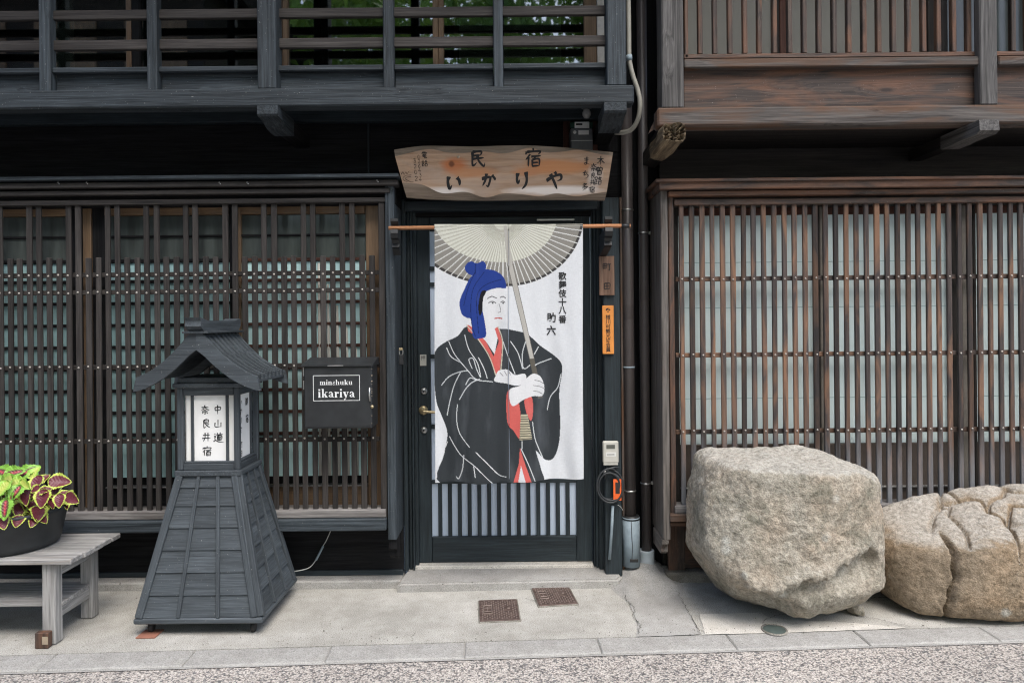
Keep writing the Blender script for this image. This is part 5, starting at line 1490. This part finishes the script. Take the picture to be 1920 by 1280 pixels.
lathe('collar', [(.030, .075), (.044, .075), (.045, .068), (.045, -.02)], 'pipe_grey', dp2, (P2x, Y2, Z(1054, Y2, 1212)), 28)
for py in (437, 905):
    lathe('clip', [(.0298, -.005), (.0325, -.004), (.0325, .004), (.0298, .005)], 'steel', dp2, (P2x, Y2, Z(py, Y2, 1208)), 28)
    box('clip_tail', P2x + .03, P2x + .045, Y2 - .005, Y2 + .005, Z(py + 3, Y2, 1208), Z(py - 3, Y2, 1208), 'steel', dp2, .001)
lathe('joint', [(.0292, -.002), (.0306, 0), (.0292, .14)], 'pipe_brown', dp2, (P2x, Y2, Z(563, Y2, 1208)), 28)
HD = 3.6
hs = tag(tube('hose', smooth_path([at(1177, -420, HD), at(1178, -60, HD), at(1179, 60, HD), at(1180, 110, HD), at(1186, 140, HD), at(1196, 170, HD), at(1200, 195, HD), at(1196, 224, HD + .03), at(1184, 243, HD + .08), at(1166, 249, HD + .14), at(1150, 248, HD + .25)], 6), .0125, 'hose', None, 14), 'pale grey electrical hose curling down past the balcony end', 'hose')
tube('joint', [at(1179.5, 104, HD), at(1180, 114, HD)], .016, 'sleeve_blue', hs, 14)
# upper electricity meter with its lamp above
EM = 3.90
em = thing('electricity_meter', 'dark electricity meter on its board above the right end of the name board', 'meter', at(1090, 280, EM))
pbox('backboard', 1056, 1120, 214, 290, 4.015, .012, 'copper_brown', em, .002)
mbod = pbox('body', 1070, 1111.5, 240, 282, EM, .12, 'meter_grey', em, .006)
pbox('cover', 1068.5, 1112.5, 227, 241, EM + .01, .105, plain('meter_green', (.02, .05, .035), .2), em, .008)
fpl = pbox('face_plate', 1077.5, 1105, 228.5, 240, EM + .003, .006, 'label_white', em, .001)
pbox('register', 1080, 1092, 231.5, 235, EM + .0015, .001, 'ink', fpl, .0003)
pbox('sticker', 1084.5, 1104, 244.5, 252.5, EM - .002, .0015, 'label_white', mbod, .0005)
lathe('seal', [(0, -.003), (.009, -.003), (.010, 0)], 'label_white', mbod, at(1077.5, 248, EM - .0005), 14, 'y')
pbox('seam', 1070.5, 1111, 263, 264.5, EM - .001, .0009, 'steel', mbod, .0003)
lp_ = thing('lamp', 'small clear bulb lamp above the dark electricity meter', 'lamp', at(1100, 195, 3.86))
pb = at(1100, 213, 3.86)
lathe('bulb', [(0, -.03), (.014, -.027), (.024, -.012), (.0255, .004), (.018, .02), (.012, .028)], plain('bulb_glass', (.30, .30, .29), .08, var=.3, scale=20, bump=0, spec=.9), lp_, pb, 20)
lathe('socket', [(.012, .026), (.03, .03), (.034, .05), (.03, .085)], 'meter_grey', lp_, pb, 20)
# small beige meter on the post
SM = 3.90
sm_ = thing('wall_meter', 'small beige wall meter with a grey display beside the door', 'meter', at(1145, 872, SM))
sb = pbox('body', 1130.5, 1160, 827, 868, SM, .025, 'meter_beige', sm_, .006)
pbox('display', 1137, 1153, 833.5, 841, SM - .001, .0009, 'lcd', sb, .0003)
pbox('sticker', 1136, 1155, 847.5, 855.5, SM - .001, .0009, 'label_white', sb, .0003)
pbox('label_print', 1138, 1152, 851, 852.5, SM - .0018, .0007, 'lcd', sb, .0002)
pbox('foot', 1131.5, 1159, 866, 872.5, SM + .003, .02, 'meter_beige', sm_, .004)
# coiled cable with orange tag, and conduit below
CBD = 3.895
cb = thing('cable_coil', 'coiled black cable with an orange tag hanging beside the door', 'cable', at(1143, 945, CBD))
ctr = at(1143, 911, CBD)
pts = []
for k_ in range(110):
    a_ = k_ / 110 * 2 * math.pi * 3.1 + 1.2
    q_ = k_ / 110
    r_ = .070 + .009 * math.sin(a_ * .33 + 1) - .004 * q_
    pts.append(ctr + Vector((math.cos(a_) * r_ + .004 * math.sin(q_ * 9), -.014 * math.sin(q_ * 11) - .006, math.sin(a_) * r_ * 1.22 + .006 * math.cos(q_ * 8))))
tube('loop', pts, .0056, 'cable', cb, 8)
tube('lead', smooth_path([at(1134, 897, CBD), at(1138, 882, CBD - .01), at(1150, 876, CBD), at(1160, 876, CBD + .01)], 6), .0055, 'cable', cb, 8)
pbox('tag', 1150, 1165, 898, 938, CBD - .012, .004, 'orange', cb, .001)
pbox('tag_print', 1154, 1162, 904, 925, CBD - .0135, .0012, 'ink_soft', cb, .0003)
lathe('hook', [(0, -.012), (.009, -.010), (.011, 0)], 'steel', cb, at(1134.5, 885, CBD + .02), 12, 'y')
tube('conduit', [at(1149, 948, 3.90), at(1147, 990, 3.905), at(1143, 1048, 3.91)], .0085, 'sleeve_blue', cb, 10)
tube('tie', smooth_path([at(1158, 946, CBD - .012), at(1164, 950, CBD - .014), at(1168, 957, CBD - .012)], 4), .0015, 'wire_white', cb, 5)
# loose white wire under the bay
wr = tag(tube('loose_wire', smooth_path([at(548, 1071, 3.86), at(566, 1068, 3.87), at(582, 1062, 3.90), at(594, 1046, 3.95), at(604, 1026, 3.965), at(612, 1012, 3.97), at(622, 990, 3.97)], 6), .003, 'wire_white', None, 7), 'thin pale wire trailing from under the slatted bay to the concrete', 'wire')
tube('sheath', [at(592, 1050, 3.94), at(599, 1037, 3.955), at(606, 1023, 3.96)], .0065, 'sleeve_blue', wr, 8)
# small dark padlock on the bay post
pk = thing('padlock', 'small dark padlock hanging on the black post left of the door', 'padlock', at(752, 684, 3.78))
pbox('body', 747.5, 756.5, 664, 684, 3.80, .02, 'black_plastic', pk, .004)
pbox('brass_end', 747.5, 755, 652, 657, 3.80, .015, 'brass', pk, .003)
tube('shackle', smooth_path([at(749, 665, 3.81), at(749, 657, 3.81), at(755, 657, 3.81), at(755, 665, 3.81)], 4), .003, 'steel', pk, 8)

# ------------------------------------------------------------------ iron covers
def cover(name, pts, label):
    P = [on_z(x_, y_, 0) for x_, y_ in pts]            # back-left, back-right, front-right, front-left
    o_ = P[3]; ux = (P[2] - P[3]); uy = (P[0] - P[3])
    w, d = ux.length, uy.length; ux.normalize(); uy = Vector((-ux.y, ux.x, 0))
    rot = Matrix((ux, uy, Vector((0, 0, 1)))).transposed().to_quaternion()
    c_ = o_ + ux * w / 2 + uy * d / 2
    root = thing(name, label, 'drain cover', Vector((c_.x, c_.y, .0)), 'iron meter covers in front of the step')
    def part(nm, x_, y_, sx, sy, z_, sz, m_, par=root):
        return new(nm, boxmesh(sx, sy, sz, .0015, M[m_]), par, Vector((c_.x, c_.y, 0)) + ux * x_ + uy * y_ + Vector((0, 0, z_)), rot)
    part('frame', 0, 0, w, d, .002, .008, 'concrete_dirty')
    pl_ = part('plate', 0, 0, w - .012, d - .012, .005, .010, 'rust_iron')
    if 'iron_worn' not in M: plain('iron_worn', (.24, .19, .165), .5, metal=.3)
    V, Fc = [], []
    nx_, ny_ = 15, 8
    for i in range(nx_):
        for j in range(ny_):
            x_ = (i + .5) / nx_ * (w - .03) - (w - .03) / 2; y__ = (j + .5 + (.5 if i % 2 else 0)) / (ny_ + .5) * (d - .03) - (d - .03) / 2
            if abs(x_ + w * .27) < w * .13 and abs(y__ + d * .02) < d * .2: continue
            if abs(x_ - w * .24) < w * .07 and abs(y__ - d * .02) < d * .12: continue
            b = len(V); hx, hy = w / nx_ * .33, d / ny_ * .42
            for (a1, a2) in ((-hx, 0), (0, -hy), (hx, 0), (0, hy)):
                p = ux * (x_ + a1) + uy * (y__ + a2); V.append(p + Vector((0, 0, .0095)))
            V.append(ux * x_ + uy * y__ + Vector((0, 0, .0135)))
            for k_ in range(4): Fc.append([b + k_, b + (k_ + 1) % 4, b + 4])
    stuff(new('tread', fix_normals(mk('tread', V, Fc, M['iron_worn'])), root, Vector((c_.x, c_.y, 0))))
    for (x_, y__, sx, sy) in ((-w * .27, d * .18, w * .20, .004), (-w * .27, -d * .2, w * .20, .004), (-w * .37, -d * .01, .004, d * .36), (-w * .17, -d * .01, .004, d * .36),
                              (-w * .31, d * .06, .018, .004), (-w * .23, d * .06, .018, .004), (-w * .27, d * .0, .004, d * .2), (-w * .31, -d * .09, .018, .004), (-w * .23, -d * .09, .018, .004),
                              (w * .24, d * .02, .012, .012)):
        part('raised_mark', x_, y__, sx, sy, .0125, .004, 'iron_worn')
    return root
cover('meter_cover', [(898, 1127), (975, 1124), (977.5, 1165), (897.5, 1168)], 'rusty square iron cover farther from the step, nearer the kerb')
cover('meter_cover', [(1003, 1101), (1080, 1097.5), (1086, 1134), (1009, 1139)], 'rusty square iron cover closest to the concrete door step')
pc = on_z(1452, 1182, 0)
dc = thing('round_drain_cap', 'small round dark green cap in the pavement near the big boulder', 'drain cap', (pc.x, pc.y, 0))
lathe('rim', [(.062, .004), (.061, .009), (.054, .010), (.053, .006)], 'concrete_dirty', dc, (pc.x, pc.y, 0), 30)
lathe('cap', [(.0525, .0065), (.02, .0085), (0, .0085)], plain('cap_green', (.08, .105, .095), .6), dc, (pc.x, pc.y, 0), 30)

# ------------------------------------------------------------------ boulders
def rock(name, ctr, planes, q, m_, sub, seed, amp, post=None, parent=None):
    bm = bmesh.new(); bmesh.ops.create_icosphere(bm, subdivisions=sub, radius=1)
    me = bpy.data.meshes.new(name); bm.to_mesh(me); bm.free()
    n = len(me.vertices); co = np.empty(n * 3); me.vertices.foreach_get('co', co); co = co.reshape(n, 3)
    P = np.array([p[:3] for p in planes], float); P /= np.linalg.norm(P, axis=1)[:, None]
    D = np.array([p[3] for p in planes])
    k_ = np.maximum(co @ P.T, 0) / D
    r = (k_ ** q).sum(1) ** (-1 / q)
    pos = co * r[:, None]
    nz = np.empty(n); so_ = Vector((seed, seed * 2.3, seed * .7))
    for i in range(n):
        p = Vector(pos[i])
        nz[i] = amp[0] * noise.fractal(p * 2.6 + so_, .9, 2.1, 4) + amp[1] * noise.fractal(p * 13 + so_, .75, 2.2, 5) + amp[2] * noise.noise(p * 75 + so_)
    pos = pos + co * nz[:, None]
    if post is not None: pos = post(pos, co)
    me.vertices.foreach_set('co', pos.ravel()); me.materials.append(M[m_])
    me.polygons.foreach_set('use_smooth', [True] * len(me.polygons)); me.update()
    return new(name, me, parent, ctr)
def sstep(a, b, x): t_ = np.clip((x - a) / (b - a), 0, 1); return t_ * t_ * (3 - 2 * t_)
RC = Vector((1.41, 3.525, .402))
lpx = ((1380, 1062), (1400, 1105), (1450, 1112), (1480, 1090), (1510, 1078), (1545, 1082), (1575, 1058), (1600, 1052), (1635, 1032), (1660, 1050))
lx = np.array([X(p[0], p[1], 3.27) for p in lpx])
lz = np.array([Z(p[1], 3.27, p[0]) for p in lpx])
def ledge(pos, co):
    wx = pos[:, 0] + RC.x; wz_ = pos[:, 2] + RC.z
    zl = np.interp(wx, lx, lz) + .008 * np.sin(wx * 70) + .004 * np.sin(wx * 173)
    below = sstep(-.003, .008, zl - wz_) * (1 - sstep(.03, .22, zl - wz_)) * sstep(lx[0], lx[1] + .05, wx) * (1 - sstep(lx[-2], lx[-1], wx))
    front = sstep(.2, .6, -co[:, 1])
    pos[:, 1] += .055 * below * front
    above = np.exp(-((zl - wz_ + .03) / .03) ** 2) * front * sstep(lx[0], lx[1], wx)
    pos[:, 1] -= .014 * above
    return pos
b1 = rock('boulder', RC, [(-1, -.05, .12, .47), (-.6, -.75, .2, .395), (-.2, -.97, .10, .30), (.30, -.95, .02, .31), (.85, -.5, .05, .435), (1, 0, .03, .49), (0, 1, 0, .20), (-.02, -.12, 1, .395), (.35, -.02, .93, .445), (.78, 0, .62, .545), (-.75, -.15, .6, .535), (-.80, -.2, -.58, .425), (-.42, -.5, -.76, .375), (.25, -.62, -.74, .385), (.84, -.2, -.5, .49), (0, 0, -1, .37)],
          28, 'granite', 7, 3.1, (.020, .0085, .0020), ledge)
tag(b1, 'big flat-topped granite boulder resting before the brown slats', 'boulder', 'boulders in front of the brown house')
RC2 = Vector((2.52, 3.52, .24))
cracks = []
def cz(py): return float(np.interp(py, [890, 915, 940, 970, 1005], [.63, .585, .535, .49, .46]))
for P in ([(1744, 972), (1750, 952), (1764, 938), (1762, 918), (1764, 908)], [(1764, 938), (1780, 940), (1776, 952), (1795, 967), (1812, 982), (1818, 994)], [(1764, 930), (1782, 934), (1800, 931), (1818, 931)], [(1818, 931), (1840, 942), (1856, 958), (1880, 968), (1900, 985), (1914, 1003)],
          [(1846, 897), (1868, 907), (1885, 914), (1900, 928), (1925, 932)], [(1885, 914), (1880, 935), (1856, 946), (1852, 955)], [(1896, 950), (1925, 956)], [(1896, 950), (1890, 975)], [(1772, 908), (1790, 922), (1800, 931)]):
    cracks.append([on_z(x_, y_, cz(y_)).xy[:] for x_, y_ in P])
jxp, jzp = np.array([.0, .12, .25, .36, .46, .6]), None
def carve(pos, co):
    wx, wy, wz_ = pos[:, 0] + RC2.x, pos[:, 1] + RC2.y, pos[:, 2] + RC2.z
    for P in cracks:
        d = np.full(len(pos), 9.)
        for (x0_, y0_), (x1_, y1_) in zip(P[:-1], P[1:]):
            L2 = (x1_ - x0_) ** 2 + (y1_ - y0_) ** 2 + 1e-9
            t_ = np.clip(((wx - x0_) * (x1_ - x0_) + (wy - y0_) * (y1_ - y0_)) / L2, 0, 1)
            d = np.minimum(d, np.hypot(wx - x0_ - t_ * (x1_ - x0_), wy - y0_ - t_ * (y1_ - y0_)))
        up = sstep(.2, .5, co[:, 2])
        pos[:, 2] -= up * (.030 * np.exp(-(d / .006) ** 2) + .011 * np.exp(-(d / .030) ** 2))
    xj = np.interp(wz_, [0, .08, .15, .22, .30, .40, .50], [2.135, 2.120, 2.128, 2.150, 2.152, 2.148, 2.14]) + .004 * np.sin(wz_ * 60)
    dj_ = np.abs(wx - xj); fr_ = sstep(.1, .5, -co[:, 1])
    pos[:, 1] += fr_ * (.075 * np.exp(-(dj_ / .009) ** 2) + .02 * np.exp(-(dj_ / .05) ** 2))
    pos[:, 1] += fr_ * .02 * sstep(.0, .05, xj - wx)
    return pos
b2 = rock('boulder', RC2, [(-1, -.25, .05, .62), (-.5, -.86, .0, .40), (0, -1, .06, .235), (.3, -.95, 0, .33), (1, 0, 0, .9), (0, 1, 0, .20), (-.18, -.38, 1, .268), (.08, -.1, 1, .385), (-.5, -.2, .8, .46), (0, -.78, .62, .335), (0, 0, -1, .232), (0, -.8, -.6, .29), (-.8, 0, -.5, .6), (.9, -.2, .6, .8)],
          12, 'granite_warm', 7, 8.4, (.020, .007, .0018), carve)
tag(b2, 'low cracked granite boulder cut off by the right edge', 'boulder', 'boulders in front of the brown house')
for (px_, py_, r_, lab) in ((1334, 1066, .046, 'grey wedge stone left of the big boulder, near the brown house corner'), (1610, 1148, .034, 'small wedge stone under the front right of the big boulder'), (1530, 1148, .030, 'small wedge stone under the middle of the big boulder')):
    p = on_z(px_, py_ + 8, 0)
    s_ = rock('wedge_stone', Vector((p.x, p.y + (.03 if px_ != 1530 else .05), r_ * .75)), [(random.uniform(-1, 1), random.uniform(-1, 1), random.uniform(-1, 1), r_ * random.uniform(.8, 1.1)) for _ in range(9)] + [(1, 0, 0, r_ * 1.1), (-1, 0, 0, r_ * 1.1), (0, 1, 0, r_), (0, -1, 0, r_), (0, 0, 1, r_), (0, 0, -1, r_ * .75)], 12, 'concrete_grey' if px_ < 1400 else 'granite', 4, r_ * 90, (.004, .002, 0))
    tag(s_, lab, 'stone', 'wedge stones under the boulders')

# ------------------------------------------------------------------ across the street (seen mirrored in the upper panes)
t = NT('foliage'); oi = t.n('ShaderNodeObjectInfo'); g = t.noise(t.coord((1, 1, 1)), 1.6, 3)
t.col(t.ramp(g, [(.3, (.05, .11, .018)), (.7, (.13, .24, .035))])); t.set(Roughness=.6)
tl = t.n('ShaderNodeBsdfTranslucent'); tl.inputs[0].default_value = (.07, .12, .022, 1); ad = t.n('ShaderNodeAddShader'); t.l(t.b.outputs[0], ad.inputs[0]); t.l(tl.outputs[0], ad.inputs[1]); t.l(ad.outputs[0], t.t.nodes['Material Output'].inputs['Surface']); M['foliage'] = t.m
plain('bark', (.06, .045, .035), .9, scale=12, bump=.6)
def tree(x_, y_, h_, rx, label, seed):
    rnd = random.Random(seed)
    tr_ = thing('tree', label, 'tree', (x_, y_, 0), 'trees across the street')
    tube('trunk', [(x_, y_, -.02), (x_ + .1, y_, h_ * .3), (x_ - .1, y_ + .1, h_ * .6)], [.22, .16, .08], 'bark', tr_, 10)
    V, Fc = [], []
    cl = [(rnd.gauss(0, rx * .5), rnd.gauss(0, rx * .5), h_ * rnd.uniform(.22, .95)) for _ in range(34)]
    for k_ in range(20000):
        c_ = cl[rnd.randrange(34)]; rr = rx * .36
        d_ = Vector((rnd.gauss(0, 1), rnd.gauss(0, 1), rnd.gauss(0, .8))).normalized() * rr * rnd.random() ** .4
        p = Vector(c_) + d_
        if p.z < h_ * .15: continue
        a1 = Vector((rnd.gauss(0, 1), rnd.gauss(0, 1), rnd.gauss(0, 1))).normalized(); a2 = a1.cross(Vector((rnd.gauss(0, 1), rnd.gauss(0, 1), 1))).normalized()
        s_ = rnd.uniform(.08, .17); b = len(V)
        V += [p - a1 * s_, p + a2 * s_ * .5, p + a1 * s_, p - a2 * s_ * .5]; Fc.append([b, b + 1, b + 2, b + 3])
    new('crown', mk('crown', V, Fc, M['foliage']), tr_, (x_, y_, 0))
tree(-3.4, -9.0, 13.0, 3.4, 'green tree across the street mirrored in the upper panes left of centre', 3)
tree(1.2, -10.0, 13.5, 3.4, 'green tree across the street mirrored in the upper panes at right', 5)
tree(6.8, -10, 13, 3.6, 'tall green tree across the street beyond the right boulders', 8)
oh = thing('opposite_house', 'dark timber house across the street mirrored in the upper left panes', 'building', (-9.0, -5.0, 0))
box('wall', -14, -5.4, -8.5, -4.0, 0, 7.8, 'brown_dark', oh, .02)
prism('roof', [(-3.0, 7.6), (-3.0, 7.75), (-6.2, 9.4), (-9.5, 7.75), (-9.5, 7.6)], 'x', -14.2, -5.0, 'void_black', oh)
for k_ in range(5):
    for z_ in (1.2, 4.1, 5.9):
        box('window', -13.2 + 1.6 * k_, -12.1 + 1.6 * k_, -4.0, -3.97, z_, z_ + 1.1, 'bronze' if (k_ + z_) % 2 else 'shoji_dim', oh, .01)
for k_ in range(6): box('balcony_rail', -13.6, -5.5, -3.4, -3.34, 3.4 + .16 * k_, 3.46 + .16 * k_, 'brown_dark', oh, .004)

# ------------------------------------------------------------------ grit and leaf crumbs swept against kerb and walls
rnd = random.Random(21)
V, Fc = [], []
for k_ in range(520):
    m_ = rnd.random()
    if m_ < .45: x_ = rnd.uniform(-3, 3.2); yy = 3.14 + .043 * (x_ + 2.35) + abs(rnd.gauss(0, .05))
    elif m_ < .8: x_ = rnd.uniform(-3, 3.2); yy = rnd.uniform(3.15, 3.85)
    else: x_ = rnd.uniform(1.0, 3.0); yy = rnd.uniform(3.45, 3.9)
    s_ = rnd.uniform(.0012, .0038) * (1.6 if rnd.random() < .08 else 1)
    b = len(V); a_ = rnd.uniform(0, 6.3)
    for q in range(4): V.append((x_ + math.cos(a_ + q * 1.57) * s_ * rnd.uniform(.6, 1.3), yy + math.sin(a_ + q * 1.57) * s_ * rnd.uniform(.6, 1.3), .0045))
    V.append((x_, yy, .0045 + s_ * .8))
    for q in range(4): Fc.append([b + q, b + (q + 1) % 4, b + 4])
grit = stuff(new('grit', fix_normals(mk('grit', V, Fc, plain('grit_dark', (.16, .145, .12), .95, var=.5, scale=8)))))
grit['label'] = 'scattered dark grit and crumbs on the concrete pavement'; grit['category'] = 'grit'
